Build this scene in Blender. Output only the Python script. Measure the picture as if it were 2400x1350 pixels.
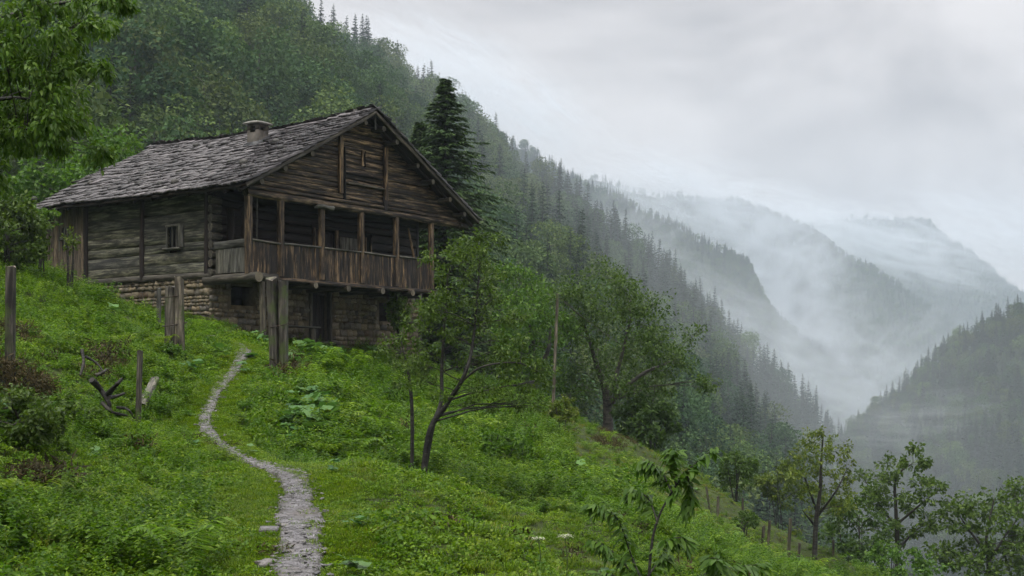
import bpy, math, random
import numpy as np
from mathutils import Matrix, Vector, noise as mnoise

# ------------------------------------------------------------------ scene, camera, sky, sun
sc = bpy.context.scene
for o in list(bpy.data.objects):
    bpy.data.objects.remove(o)
COL = sc.collection
R = np.random.default_rng(7)
F, HZ = 2900.0, 870.0            # focal length in photo pixels, horizon row of the photo


def P(px, py, Y):
    """a point of the place: Y metres ahead of the camera, seen at photo pixel px, py"""
    return np.array([(px - 1200.0) / F * Y, Y, (HZ - py) / F * Y])


cam = bpy.data.cameras.new("camera")
cam.sensor_width = 36.0
cam.lens = F / 2400.0 * 36.0
cam.shift_y = (HZ - 675.0) / 2400.0
cam.clip_start = 0.1
cam.clip_end = 9000.0
cam_o = bpy.data.objects.new("camera", cam)
cam_o.location = (0, 0, 0)
cam_o.rotation_euler = (math.radians(90), 0, 0)
COL.objects.link(cam_o)
sc.camera = cam_o

SUN_EL, SUN_AZ = math.radians(66), math.radians(215)   # soft light from high behind the camera
world = bpy.data.worlds.new("World")
sc.world = world
world.use_nodes = True
wn, wl = world.node_tree.nodes, world.node_tree.links
wn.clear()
w_out = wn.new("ShaderNodeOutputWorld")
w_bg = wn.new("ShaderNodeBackground")
w_bg.inputs["Strength"].default_value = 0.1
sky = wn.new("ShaderNodeTexSky")
sky.sky_type = 'NISHITA'
sky.sun_disc = False
sky.sun_elevation = SUN_EL
sky.sun_rotation = SUN_AZ
hsv = wn.new("ShaderNodeHueSaturation")
hsv.inputs["Saturation"].default_value = 0.25
wl.new(sky.outputs[0], hsv.inputs["Color"])
tc = wn.new("ShaderNodeTexCoord")
mp = wn.new("ShaderNodeMapping")
mp.inputs["Scale"].default_value = (1.0, 1.0, 2.2)
wl.new(tc.outputs["Generated"], mp.inputs["Vector"])
nz = wn.new("ShaderNodeTexNoise")
nz.inputs["Scale"].default_value = 3.6
nz.inputs["Detail"].default_value = 7.0
nz.inputs["Roughness"].default_value = 0.52
nz.inputs["Distortion"].default_value = 0.6
wl.new(mp.outputs[0], nz.inputs["Vector"])
cr = wn.new("ShaderNodeValToRGB")
cr.color_ramp.elements[0].position = 0.36
cr.color_ramp.elements[0].color = (0.51, 0.485, 0.495, 1)
cr.color_ramp.elements[1].position = 0.62
cr.color_ramp.elements[1].color = (0.97, 0.925, 0.92, 1)
wl.new(nz.outputs["Fac"], cr.inputs["Fac"])
# overcast sky, its zenith brightened past the CIE law to lift the ground light
sep = wn.new("ShaderNodeSeparateXYZ")
wl.new(tc.outputs["Generated"], sep.inputs[0])
mr = wn.new("ShaderNodeMapRange")
mr.inputs["From Min"].default_value = 0.0
mr.inputs["From Max"].default_value = 1.0
mr.inputs["To Min"].default_value = 3.2
mr.inputs["To Max"].default_value = 12.0
sq = wn.new("ShaderNodeMath")
sq.operation = 'POWER'
sq.use_clamp = True
sq.inputs[1].default_value = 2.0
wl.new(sep.outputs["Z"], sq.inputs[0])
wl.new(sq.outputs[0], mr.inputs["Value"])
vm = wn.new("ShaderNodeVectorMath")
vm.operation = 'SCALE'
wl.new(cr.outputs["Color"], vm.inputs[0])
wl.new(mr.outputs[0], vm.inputs["Scale"])
mixw = wn.new("ShaderNodeMix")
mixw.data_type = 'RGBA'
mixw.inputs["Factor"].default_value = 0.9
hsv.inputs["Value"].default_value = 0.5
wl.new(hsv.outputs[0], mixw.inputs["A"])
wl.new(vm.outputs[0], mixw.inputs["B"])
wl.new(mixw.outputs["Result"], w_bg.inputs["Color"])
wl.new(w_bg.outputs[0], w_out.inputs["Surface"])

sun = bpy.data.lights.new("sun", 'SUN')
sun.energy = 1.5
sun.angle = math.radians(40)
sun.color = (1.0, 0.97, 0.93)
sun_o = bpy.data.objects.new("sun", sun)
sun_o.rotation_euler = (math.radians(24), 0, math.radians(-35))
COL.objects.link(sun_o)

sc.view_settings.view_transform = 'Standard'
sc.view_settings.look = 'None'
sc.view_settings.exposure = 1.32
sc.view_settings.gamma = 1.0
sc.view_settings.use_curve_mapping = False
sc.render.engine = 'CYCLES'
sc.cycles.max_bounces = 6
sc.cycles.diffuse_bounces = 3
sc.cycles.glossy_bounces = 2
sc.cycles.transmission_bounces = 3
sc.cycles.volume_bounces = 2
sc.cycles.volume_step_rate = 0.6
sc.cycles.transparent_max_bounces = 6
sc.cycles.use_denoising = True
sc.cycles.use_adaptive_sampling = True
sc.cycles.adaptive_threshold = 0.02
sc.cycles.sample_clamp_indirect = 6.0
sc.cycles.caustics_reflective = False
sc.cycles.caustics_refractive = False

# ------------------------------------------------------------------ helpers: objects


def tag(o, label=None, cat=None, group=None, kind=None):
    if label:
        o["label"] = label
    if cat:
        o["category"] = cat
    if group:
        o["group"] = group
    if kind:
        o["kind"] = kind
    return o


def empty(name, loc=(0, 0, 0), rz=0.0):
    o = bpy.data.objects.new(name, None)
    o.empty_display_size = 0.2
    o.location = loc
    o.rotation_euler = (0, 0, rz)
    COL.objects.link(o)
    return o


def mesh_np(name, V, faces, mat=None, smooth=False):
    """faces: a list of integer arrays, each (n, k)"""
    me = bpy.data.meshes.new(name)
    V = np.asarray(V, np.float32)
    me.vertices.add(len(V))
    me.vertices.foreach_set("co", V.ravel())
    idx, starts, tot = [], [], 0
    for f in faces:
        f = np.asarray(f, np.int32)
        if len(f) == 0:
            continue
        idx.append(f.ravel())
        starts.append(tot + np.arange(len(f), dtype=np.int32) * f.shape[1])
        tot += f.size
    idx = np.concatenate(idx)
    starts = np.concatenate(starts)
    me.loops.add(len(idx))
    me.loops.foreach_set("vertex_index", idx)
    me.polygons.add(len(starts))
    me.polygons.foreach_set("loop_start", starts)
    me.update(calc_edges=True)
    if smooth:
        me.polygons.foreach_set("use_smooth", np.ones(len(starts), bool))
    if mat:
        me.materials.append(mat)
    return me


def link(name, me, parent=None, mtx=None):
    o = bpy.data.objects.new(name, me)
    COL.objects.link(o)
    if parent is not None:
        o.parent = parent
    if mtx is not None:
        o.matrix_basis = mtx
    return o


def copy_tree(o, parent=None):
    c = o.copy()
    COL.objects.link(c)
    c.parent = parent
    for ch in list(o.children):
        copy_tree(ch, c)
    return c


class MB:
    """collects vertices and faces for one mesh"""

    def __init__(self):
        self.v, self.f, self.n = [], {}, 0

    def add(self, V, *faces):
        V = np.asarray(V, float)
        for f in faces:
            f = np.asarray(f, int)
            self.f.setdefault(f.shape[1], []).append(f + self.n)
        self.v.append(V)
        self.n += len(V)

    def mesh(self, name, mat, smooth=False):
        return mesh_np(name, np.concatenate(self.v), [np.concatenate(x) for x in self.f.values()], mat, smooth)


def unit(v):
    v = np.asarray(v, float)
    return v / (np.linalg.norm(v, axis=-1, keepdims=True) + 1e-12)


# ------------------------------------------------------------------ helpers: value noise

_perm = np.random.default_rng(3).random((256, 256))


def vnoise(x, y):
    x = np.asarray(x, float)
    y = np.asarray(y, float)
    xi, yi = np.floor(x).astype(int), np.floor(y).astype(int)
    fx, fy = x - xi, y - yi
    fx, fy = fx * fx * (3 - 2 * fx), fy * fy * (3 - 2 * fy)
    g = lambda a, b: _perm[a & 255, b & 255]
    return (g(xi, yi) * (1 - fx) + g(xi + 1, yi) * fx) * (1 - fy) + (g(xi, yi + 1) * (1 - fx) + g(xi + 1, yi + 1) * fx) * fy


def fbm(x, y, octaves=4):
    s, a, t = 0.0, 0.5, 0.0
    for k in range(octaves):
        s = s + a * vnoise(x * 2 ** k + 17.3 * k, y * 2 ** k + 5.7 * k)
        t += a
        a *= 0.5
    return s / t


# ------------------------------------------------------------------ materials


class NT:
    def __init__(self, name):
        self.m = bpy.data.materials.new(name)
        self.m.use_nodes = True
        self.t = self.m.node_tree
        self.t.nodes.clear()
        self.out = self.t.nodes.new("ShaderNodeOutputMaterial")

    def n(self, kind, **inp):
        nd = self.t.nodes.new(kind)
        for k, v in inp.items():
            nd.inputs[k.replace("_", " ")].default_value = v
        return nd

    def l(self, a, b):
        self.t.links.new(a, b)

    def ramp(self, src, stops):
        r = self.t.nodes.new("ShaderNodeValToRGB")
        e = r.color_ramp.elements
        while len(e) < len(stops):
            e.new(0.5)
        for el, (p, c) in zip(e, stops):
            el.position = p
            el.color = (*c, 1) if len(c) == 3 else c
        self.l(src, r.inputs["Fac"])
        return r.outputs["Color"]

    def mix(self, fac, a, b, blend='MIX'):
        m = self.t.nodes.new("ShaderNodeMix")
        m.data_type = 'RGBA'
        m.blend_type = blend
        for s, v in (("Factor", fac), ("A", a), ("B", b)):
            if hasattr(v, "is_linked") or hasattr(v, "links"):
                self.l(v, m.inputs[s])
            elif s == "Factor":
                m.inputs[s].default_value = v
            else:
                m.inputs[s].default_value = (*v, 1)
        return m.outputs["Result"]

    def math(self, op, a, b=0.0, clamp=False):
        m = self.t.nodes.new("ShaderNodeMath")
        m.operation = op
        m.use_clamp = clamp
        for i, v in enumerate((a, b)):
            if hasattr(v, "links"):
                self.l(v, m.inputs[i])
            else:
                m.inputs[i].default_value = v
        return m.outputs[0]

    def noise(self, vec, scale, detail=4, rough=0.55, w=None, dist=0.0):
        n = self.t.nodes.new("ShaderNodeTexNoise")
        n.inputs["Scale"].default_value = scale
        n.inputs["Detail"].default_value = detail
        n.inputs["Roughness"].default_value = rough
        n.inputs["Distortion"].default_value = dist
        if w is not None:
            n.noise_dimensions = '4D'
            self.l(w, n.inputs["W"])
        if vec is not None:
            self.l(vec, n.inputs["Vector"])
        return n.outputs["Fac"]

    def coord(self, which="Object", scale=(1, 1, 1)):
        t = self.t.nodes.new("ShaderNodeTexCoord")
        m = self.t.nodes.new("ShaderNodeMapping")
        m.inputs["Scale"].default_value = scale
        self.l(t.outputs[which], m.inputs["Vector"])
        return m.outputs[0]

    def rnd(self):
        """a random number for each object and each loose piece of a mesh"""
        a = self.t.nodes.new("ShaderNodeObjectInfo").outputs["Random"]
        b = self.t.nodes.new("ShaderNodeNewGeometry").outputs["Random Per Island"]
        return self.math('FRACT', self.math('ADD', a, b))

    def bump(self, h, strength, dist):
        b = self.t.nodes.new("ShaderNodeBump")
        b.inputs["Strength"].default_value = strength
        b.inputs["Distance"].default_value = dist
        self.l(h, b.inputs["Height"])
        return b.outputs[0]

    def principled(self, color, rough=0.7, spec=0.3, normal=None):
        b = self.t.nodes.new("ShaderNodeBsdfPrincipled")
        for s, v in (("Base Color", color), ("Roughness", rough)):
            if hasattr(v, "links"):
                self.l(v, b.inputs[s])
            elif s == "Base Color":
                b.inputs[s].default_value = (*v, 1)
            else:
                b.inputs[s].default_value = v
        b.inputs["Specular IOR Level"].default_value = spec
        if normal is not None:
            self.l(normal, b.inputs["Normal"])
        return b

    def done(self, shader):
        self.l(shader.outputs[0], self.out.inputs["Surface"])
        return self.m


def leaf_mat(name, c0, c1, c2, rough=0.45, trans=0.36, tint=0.35, spec=0.2):
    """leaves: each leaf its own hue between c0 and c2, each plant a slight cast of its own"""
    t = NT(name)
    isl = t.n("ShaderNodeNewGeometry").outputs["Random Per Island"]
    obj = t.n("ShaderNodeObjectInfo").outputs["Random"]
    col = t.ramp(isl, [(0.0, c0), (0.5, c1), (1.0, c2)])
    cast = t.ramp(obj, [(0.0, (0.45, 0.58, 0.68)), (0.3, (0.8, 0.92, 0.88)), (0.6, (1.05, 1.02, 0.8)), (0.8, (1.15, 0.9, 0.78)), (1.0, (1.6, 1.5, 1.1))])
    col = t.mix(tint, col, t.mix(1.0, col, cast, 'MULTIPLY'))
    b = t.principled(col, rough, spec)
    if trans > 0:
        tr = t.n("ShaderNodeBsdfTranslucent")
        t.l(t.mix(1.0, col, (1.25, 1.35, 0.6), 'MULTIPLY'), tr.inputs["Color"])
        ms = t.n("ShaderNodeMixShader")
        ms.inputs[0].default_value = trans
        t.l(b.outputs[0], ms.inputs[1])
        t.l(tr.outputs[0], ms.inputs[2])
        b = ms
    return t.done(b)


def wood_mat(name, dark, mid, light, light_at=0.55, rough=0.62, grain=1.0, moss=None, spec=0.35):
    """old boards and logs: grain runs along the piece's own x axis, each piece differs"""
    t = NT(name)
    w = t.math('MULTIPLY', t.rnd(), 40.0)
    fine = t.noise(t.coord("Object", (2.0, 55 * grain, 55 * grain)), 1.0, 6, 0.7, w)
    streak = t.noise(t.coord("Object", (1.3, 21 * grain, 21 * grain)), 1.0, 5, 0.65, w, 0.4)
    patch = t.noise(t.coord("Object", (1.3, 4.5, 4.5)), 1.0, 4, 0.6, w)
    col = t.ramp(fine, [(0.3, dark), (0.62, mid)])
    msk = t.math('MULTIPLY', t.ramp(streak, [(light_at - 0.06, (0, 0, 0)), (light_at + 0.1, (1, 1, 1))]), t.ramp(patch, [(0.38, (0, 0, 0)), (0.52, (1, 1, 1))]))
    col = t.mix(msk, col, light)
    blk = t.ramp(t.noise(t.coord("Object", (1.2, 7, 7)), 1.5, 4, 0.6, w), [(0.34, (0.12, 0.12, 0.12)), (0.54, (1, 1, 1))])
    col = t.mix(0.92, col, t.mix(1.0, col, blk, 'MULTIPLY'))
    tone = t.ramp(t.rnd(), [(0.0, (0.62, 0.62, 0.64)), (0.5, (1, 1, 1)), (1.0, (1.3, 1.25, 1.15))])
    col = t.mix(1.0, col, tone, 'MULTIPLY')
    if moss:
        g = t.ramp(t.noise(t.coord("Object", (1, 1, 1)), 3.0, 5, 0.6, w), [(0.52, (0, 0, 0)), (0.66, (1, 1, 1))])
        col = t.mix(g, col, moss)
    h = t.math('ADD', fine, t.math('MULTIPLY', streak, 0.8))
    return t.done(t.principled(col, rough, spec, t.bump(h, 0.8, 0.02)))


def plain_mat(name, c0, c1, scale=6.0, rough=0.8, spec=0.25, bump=0.4, dist=0.02):
    t = NT(name)
    w = t.math('MULTIPLY', t.rnd(), 30.0)
    n = t.noise(t.coord("Object"), scale, 6, 0.65, w)
    col = t.ramp(n, [(0.3, c0), (0.7, c1)])
    tone = t.ramp(t.rnd(), [(0.0, (0.65, 0.65, 0.67)), (0.5, (1, 1, 1)), (1.0, (1.25, 1.2, 1.1))])
    col = t.mix(1.0, col, tone, 'MULTIPLY')
    return t.done(t.principled(col, rough, spec, t.bump(n, bump, dist)))


M = {}
M['gable'] = wood_mat("weathered_gable_wood", (0.006, 0.0045, 0.004), (0.028, 0.020, 0.014), (0.32, 0.23, 0.135), 0.52)
M['board'] = wood_mat("balcony_board_wood", (0.007, 0.0055, 0.005), (0.026, 0.019, 0.014), (0.33, 0.22, 0.12), 0.55)
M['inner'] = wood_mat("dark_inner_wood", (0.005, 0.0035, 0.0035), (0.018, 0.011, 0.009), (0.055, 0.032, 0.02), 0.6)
M['grey'] = wood_mat("grey_green_wall_wood", (0.006, 0.006, 0.0055), (0.040, 0.040, 0.031), (0.19, 0.188, 0.135), 0.49)
M['greyboard'] = wood_mat("grey_board_wood", (0.035, 0.035, 0.03), (0.11, 0.108, 0.09), (0.19, 0.185, 0.155), 0.5)
M['tanboard'] = wood_mat("pale_brown_board_wood", (0.035, 0.026, 0.018), (0.13, 0.098, 0.07), (0.23, 0.18, 0.13), 0.5)
M['post'] = wood_mat("balcony_post_wood", (0.010, 0.0075, 0.006), (0.055, 0.037, 0.023), (0.40, 0.275, 0.15), 0.51)
M['beam'] = wood_mat("grey_log_wood", (0.016, 0.014, 0.011), (0.075, 0.066, 0.05), (0.17, 0.155, 0.12), 0.55)
M['logend'] = plain_mat("pale_log_end", (0.07, 0.06, 0.045), (0.20, 0.18, 0.14), 9)
M['fence'] = wood_mat("weathered_fence_wood", (0.012, 0.01, 0.008), (0.08, 0.07, 0.055), (0.20, 0.18, 0.145), 0.5, moss=(0.05, 0.075, 0.015))
M['fencebrown'] = wood_mat("brown_fence_wood", (0.016, 0.015, 0.010), (0.065, 0.058, 0.04), (0.15, 0.135, 0.095), 0.52, moss=(0.06, 0.08, 0.02))
M['bark'] = wood_mat("dark_wet_bark", (0.008, 0.008, 0.007), (0.035, 0.032, 0.026), (0.07, 0.065, 0.05), 0.55)
M['barkpale'] = wood_mat("grey_bark", (0.025, 0.023, 0.02), (0.08, 0.073, 0.06), (0.13, 0.12, 0.1), 0.55)
M['wire'] = plain_mat("rusty_wire", (0.02, 0.015, 0.012), (0.05, 0.035, 0.025), 20, 0.6)
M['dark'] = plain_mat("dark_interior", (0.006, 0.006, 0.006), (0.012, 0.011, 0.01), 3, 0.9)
M['mortar'] = plain_mat("earth_mortar", (0.06, 0.05, 0.034), (0.17, 0.14, 0.09), 6, 0.95)
M['plaster'] = plain_mat("grey_plaster", (0.05, 0.045, 0.038), (0.15, 0.135, 0.115), 4, 0.8)
M['cap'] = plain_mat("wet_stone_cap", (0.12, 0.12, 0.12), (0.27, 0.27, 0.26), 7, 0.35, 0.5)
M['lead'] = plain_mat("dark_flashing", (0.035, 0.037, 0.039), (0.075, 0.078, 0.08), 5, 0.5, 0.4)


def stone_mat():
    t = NT("ochre_grey_stone")
    r = t.rnd()
    w = t.math('MULTIPLY', r, 30.0)
    n = t.noise(t.coord("Object"), 5.0, 6, 0.7, w)
    base = t.ramp(r, [(0.0, (0.07, 0.062, 0.05)), (0.25, (0.16, 0.135, 0.09)), (0.5, (0.22, 0.175, 0.105)), (0.7, (0.14, 0.128, 0.105)), (0.85, (0.27, 0.225, 0.15)), (1.0, (0.10, 0.07, 0.045))])
    v = t.ramp(n, [(0.25, (0.3, 0.3, 0.3)), (0.7, (1.3, 1.3, 1.3))])
    col = t.mix(1.0, base, v, 'MULTIPLY')
    return t.done(t.principled(col, 0.75, 0.3, t.bump(n, 0.7, 0.03)))


M['stone'] = stone_mat()


def shingle_mat():
    t = NT("wet_grey_shingle")
    r = t.rnd()
    w = t.math('MULTIPLY', r, 30.0)
    n = t.noise(t.coord("Object", (14, 1.5, 14)), 1.0, 5, 0.7, w)
    base = t.ramp(r, [(0.0, (0.028, 0.026, 0.027)), (0.4, (0.07, 0.066, 0.067)), (0.75, (0.115, 0.108, 0.11)), (1.0, (0.20, 0.188, 0.19))])
    v = t.ramp(n, [(0.3, (0.4, 0.4, 0.42)), (0.7, (1.25, 1.2, 1.2))])
    col = t.mix(1.0, base, v, 'MULTIPLY')
    ms = t.ramp(t.noise(t.coord("Object"), 2.0, 4, 0.6, w), [(0.62, (0, 0, 0)), (0.75, (0.6, 0.6, 0.6))])
    col = t.mix(ms, col, (0.07, 0.08, 0.035))
    return t.done(t.principled(col, 0.42, 0.5, t.bump(n, 0.6, 0.015)))


M['shingle'] = shingle_mat()
M['rock'] = plain_mat("dark_roof_stone", (0.02, 0.02, 0.019), (0.085, 0.082, 0.075), 9, 0.6, 0.4, 0.8)
M['flag'] = plain_mat("pale_flat_stone", (0.08, 0.077, 0.078), (0.22, 0.215, 0.218), 7, 0.35, 0.5, 0.6)

# foliage
M['l_dark'] = leaf_mat("dark_green_leaves", (0.034, 0.066, 0.014), (0.056, 0.105, 0.020), (0.10, 0.16, 0.032))
M['l_mid'] = leaf_mat("fresh_green_leaves", (0.042, 0.098, 0.014), (0.072, 0.152, 0.022), (0.125, 0.215, 0.034))
M['l_yel'] = leaf_mat("yellow_green_leaves", (0.052, 0.088, 0.014), (0.085, 0.13, 0.02), (0.14, 0.18, 0.032))
M['l_long'] = leaf_mat("long_chestnut_leaves", (0.045, 0.10, 0.012), (0.07, 0.14, 0.018), (0.11, 0.19, 0.026), 0.4, 0.38)
M['l_wood'] = leaf_mat("forest_leaves", (0.036, 0.072, 0.028), (0.062, 0.112, 0.040), (0.10, 0.158, 0.056), 0.7, 0.2, 1.0, 0.1)
M['l_fir'] = leaf_mat("conifer_needles", (0.014, 0.030, 0.015), (0.024, 0.048, 0.022), (0.042, 0.072, 0.03), 0.7, 0.05, 0.4, 0.1)
M['l_spruce'] = leaf_mat("spruce_needles", (0.026, 0.055, 0.018), (0.045, 0.088, 0.026), (0.078, 0.13, 0.038), 0.6, 0.1, 0.3, 0.2)
M['herb'] = leaf_mat("herb_leaves", (0.050, 0.105, 0.007), (0.104, 0.19, 0.012), (0.20, 0.31, 0.034), 0.42, 0.42, 0.6)
M['herb2'] = leaf_mat("deep_herb_leaves", (0.036, 0.088, 0.008), (0.08, 0.16, 0.012), (0.155, 0.26, 0.03), 0.42, 0.42, 0.6)
M['grass'] = leaf_mat("grass_blades", (0.055, 0.105, 0.008), (0.112, 0.185, 0.014), (0.21, 0.30, 0.04), 0.45, 0.42, 0.6)
M['drygrass'] = leaf_mat("dry_grass_blades", (0.09, 0.11, 0.02), (0.14, 0.16, 0.03), (0.22, 0.21, 0.07), 0.6, 0.3, 0.6)
M['butter'] = leaf_mat("butterbur_leaves", (0.05, 0.12, 0.035), (0.075, 0.165, 0.05), (0.115, 0.215, 0.07), 0.4, 0.25, 0.5)
M['dead'] = leaf_mat("dead_bracken", (0.028, 0.023, 0.011), (0.055, 0.045, 0.02), (0.10, 0.08, 0.038), 0.8, 0.1, 0.5)
M['white'] = plain_mat("white_flowers", (0.55, 0.58, 0.42), (0.75, 0.77, 0.62), 20, 0.7)
M['stem'] = plain_mat("green_stem", (0.04, 0.07, 0.015), (0.075, 0.11, 0.03), 6, 0.6)


def ground_mat():
    t = NT("soil_under_herbs")
    n = t.noise(t.coord("Object"), 1.6, 8, 0.65)
    n2 = t.noise(t.coord("Object"), 24.0, 4, 0.6)
    col = t.ramp(n, [(0.3, (0.022, 0.028, 0.010)), (0.5, (0.04, 0.058, 0.014)), (0.7, (0.06, 0.085, 0.018))])
    return t.done(t.principled(col, 0.9, 0.2, t.bump(n2, 0.6, 0.05)))


def path_mat():
    t = NT("wet_stony_path")
    c = t.coord("Object")
    vo = t.n("ShaderNodeTexVoronoi", Scale=9.0)
    vo.feature = 'DISTANCE_TO_EDGE'
    wob = t.n("ShaderNodeVectorMath")
    wob.operation = 'ADD'
    nn = t.n("ShaderNodeTexNoise", Scale=6.0, Detail=5.0)
    t.l(c, nn.inputs["Vector"])
    sc_ = t.n("ShaderNodeVectorMath")
    sc_.operation = 'SCALE'
    sc_.inputs["Scale"].default_value = 0.22
    t.l(nn.outputs["Color"], sc_.inputs[0])
    t.l(c, wob.inputs[0])
    t.l(sc_.outputs[0], wob.inputs[1])
    st = t.n("ShaderNodeMapping")
    st.inputs["Scale"].default_value = (0.55, 1.5, 1.0)
    t.l(wob.outputs[0], st.inputs["Vector"])
    t.l(st.outputs[0], vo.inputs["Vector"])
    edge = t.ramp(vo.outputs["Distance"], [(0.0, (0, 0, 0)), (0.07, (1, 1, 1))])
    n = t.noise(c, 14.0, 7, 0.7)
    n2 = t.noise(c, 2.2, 4, 0.6)
    col = t.ramp(n, [(0.28, (0.07, 0.066, 0.068)), (0.72, (0.25, 0.24, 0.25))])
    col = t.mix(t.math('MULTIPLY', t.ramp(n2, [(0.5, (0, 0, 0)), (0.72, (1, 1, 1))]), 0.45), col, (0.11, 0.085, 0.055))
    col = t.mix(t.math('MULTIPLY', t.math('SUBTRACT', 1.0, edge), 0.85), col, (0.03, 0.027, 0.024))
    ma = t.n("ShaderNodeAttribute")
    ma.attribute_name = "margin"
    mm_ = t.math('ADD', ma.outputs["Fac"], t.math('MULTIPLY', t.math('SUBTRACT', t.noise(c, 5.0, 5, 0.65), 0.5), 1.5))
    col = t.mix(t.ramp(mm_, [(0.55, (0, 0, 0)), (0.95, (0.9, 0.9, 0.9))]), col, (0.035, 0.03, 0.018))
    h = t.math('ADD', t.math('MULTIPLY', edge, 0.35), n)
    rough = t.ramp(n2, [(0.3, (0.16, 0.16, 0.16)), (0.7, (0.4, 0.4, 0.4))])
    return t.done(t.principled(col, rough, 0.55, t.bump(h, 0.9, 0.03)))


def slope_mat():
    t = NT("forest_floor")
    n = t.noise(t.coord("Object"), 0.12, 8, 0.65)
    col = t.ramp(n, [(0.3, (0.014, 0.022, 0.010)), (0.7, (0.035, 0.052, 0.02))])
    return t.done(t.principled(col, 0.95, 0.1))


M['ground'], M['path'], M['slope'] = ground_mat(), path_mat(), slope_mat()

# ------------------------------------------------------------------ the ground: heights from surveyed points
path_px = [(690, 1480, 8.0, .24), (698, 1345, 10, .22), (702, 1260, 11.2, .24), (700, 1195, 12.6, .25), (695, 1140, 14.4, .22), (655, 1105, 16.2, .19), (590, 1083, 17.6, .16), (535, 1055, 19, .15),
           (496, 1015, 20.6, .15), (482, 975, 22.2, .15), (500, 930, 24.2, .16), (530, 890, 26.4, .17), (560, 850, 28.6, .18), (575, 826, 30.2, .2), (560, 806, 31.8, .18), (535, 795, 33.2, .1)]
PATH = np.array([P(a, b, y) for a, b, y, _ in path_px])
PATHW = np.array([w for *_, w in path_px])


def catmull(pts, m):
    pts = np.asarray(pts, float)
    ext = np.vstack([2 * pts[0] - pts[1], pts, 2 * pts[-1] - pts[-2]])
    out = []
    for i in range(1, len(ext) - 2):
        t = np.linspace(0, 1, m, endpoint=False)[:, None]
        p0, p1, p2, p3 = ext[i - 1], ext[i], ext[i + 1], ext[i + 2]
        out.append(0.5 * ((2 * p1) + (-p0 + p2) * t + (2 * p0 - 5 * p1 + 4 * p2 - p3) * t ** 2 + (-p0 + 3 * p1 - 3 * p2 + p3) * t ** 3))
    out.append(pts[-1:])
    return np.vstack(out)


PC = catmull(np.column_stack([PATH, PATHW]), 16)       # x, y, z, half width along the path

ctl_px = [
    # left bank
    (100, 630, 37), (0, 560, 36), (-200, 470, 36), (100, 720, 29), (200, 705, 32), (300, 762, 30), (380, 802, 29), (0, 660, 30), (150, 800, 25), (250, 900, 22.5), (325, 1000, 21), (0, 900, 17),
    (100, 985, 17.5), (0, 1090, 12.5), (150, 1140, 13.8), (300, 1290, 10.2), (0, 1350, 8.7), (440, 1090, 17), (450, 1240, 12), (420, 960, 23), (440, 860, 27), (460, 790, 32), (370, 745, 35),
    # house walls
    (500, 752, 37), (370, 715, 38.4), (250, 672, 39.9), (205, 655, 40.5), (110, 636, 41.9), (550, 778, 37.7), (640, 795, 38.5), (750, 803, 40.6), (900, 830, 43), (985, 850, 44.9), (640, 815, 34.5), (700, 828, 35.5),
    # right of the path
    (620, 1010, 22), (650, 905, 26.5), (650, 832, 30), (730, 860, 30), (640, 1062, 19.5), (800, 1078, 17), (1000, 1092, 16), (1100, 1142, 14.5), (1250, 1242, 12), (1390, 1350, 10), (900, 1200, 13), (1000, 1345, 10), (850, 1290, 10.8),
    # dip behind the terrace and the herb slope up to the house
    (975, 1135, 20.0), (850, 1125, 20.0), (1100, 1190, 18), (730, 1085, 20.5), (1250, 1320, 14.5), (1390, 1470, 12), (900, 1000, 26), (800, 930, 31), (900, 868, 38), (1000, 905, 39), (1100, 1000, 31), (1200, 965, 38), (1300, 965, 41), (1200, 1100, 24), (1350, 1160, 20),
    (1400, 1005, 41), (1500, 1215, 17), (1600, 1320, 14.5), (1625, 1130, 42), (1692, 1145, 42.5), (1742, 1173, 43), (1668, 1174, 40), (1783, 1287, 37.5), (1845, 1304, 38), (1868, 1345, 37), (1953, 1298, 42), (1500, 1085, 38), (1700, 1262, 24), (1804, 1210, 43), (1917, 1269, 44), (1983, 1310, 44), (2040, 1347, 44), (1908, 1314, 41), (1850, 1330, 30), (2150, 1425, 44), (1760, 1380, 17), (1560, 1120, 34), (1250, 1040, 30),
]
ctl_xyz = [(4.3, 55, -3.3), (7.5, 52, -5.5), (0, 62, -4.5), (14, 52, -12), (20, 45, -14), (22, 58, -20), (28, 35, -15), (35, 65, -32), (20, 20, -8), (12, 12, -4.2), (60, 45, -42), (60, 90, -58), (0, 90, -17),
           (-10, 70, -1), (-25, 60, 6), (-30, 90, 8), (-50, 60, 16), (-40, 35, 10), (-25, 25, 5.2), (-15, 15, 1.4), (-8, 5, -0.9), (0, 0, -1.62), (5, 0, -1.9), (10, 0, -3), (-60, 95, 22), (-50, 5, 13), (60, 0, -28),
           (90, 60, -62), (0, -20, -2), (-40, -20, 8), (-8, 44, 1.6), (-11, 46, 2.6), (-4, 50, -0.6), (-2, 47.5, -0.4), (-16, 52, 5)]
CP = np.array([P(*c) for c in ctl_px])
cpx = np.array([c[0] for c in ctl_px], float)
CP[:, 2] -= np.where((cpx > 700) & (CP[:, 1] > 17.5), 0.28, np.where(cpx < 420, 0.22, np.where((cpx > 780), 0.1, 0.08)))   # surveyed on top of the herbs
CT = np.vstack([PATH[1:], CP, np.array(ctl_xyz, float)])


def tps(r2):
    return 0.5 * r2 * np.log(r2 + 1e-9)


_n = len(CT)
_A = np.zeros((_n + 3, _n + 3))
_d2 = ((CT[:, None, :2] - CT[None, :, :2]) ** 2).sum(-1)
_A[:_n, :_n] = tps(_d2) + np.eye(_n) * 0.35
_A[:_n, _n] = 1
_A[:_n, _n + 1:] = CT[:, :2]
_A[_n:, :_n] = _A[:_n, _n:].T
_W = np.linalg.solve(_A, np.concatenate([CT[:, 2], np.zeros(3)]))


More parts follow.
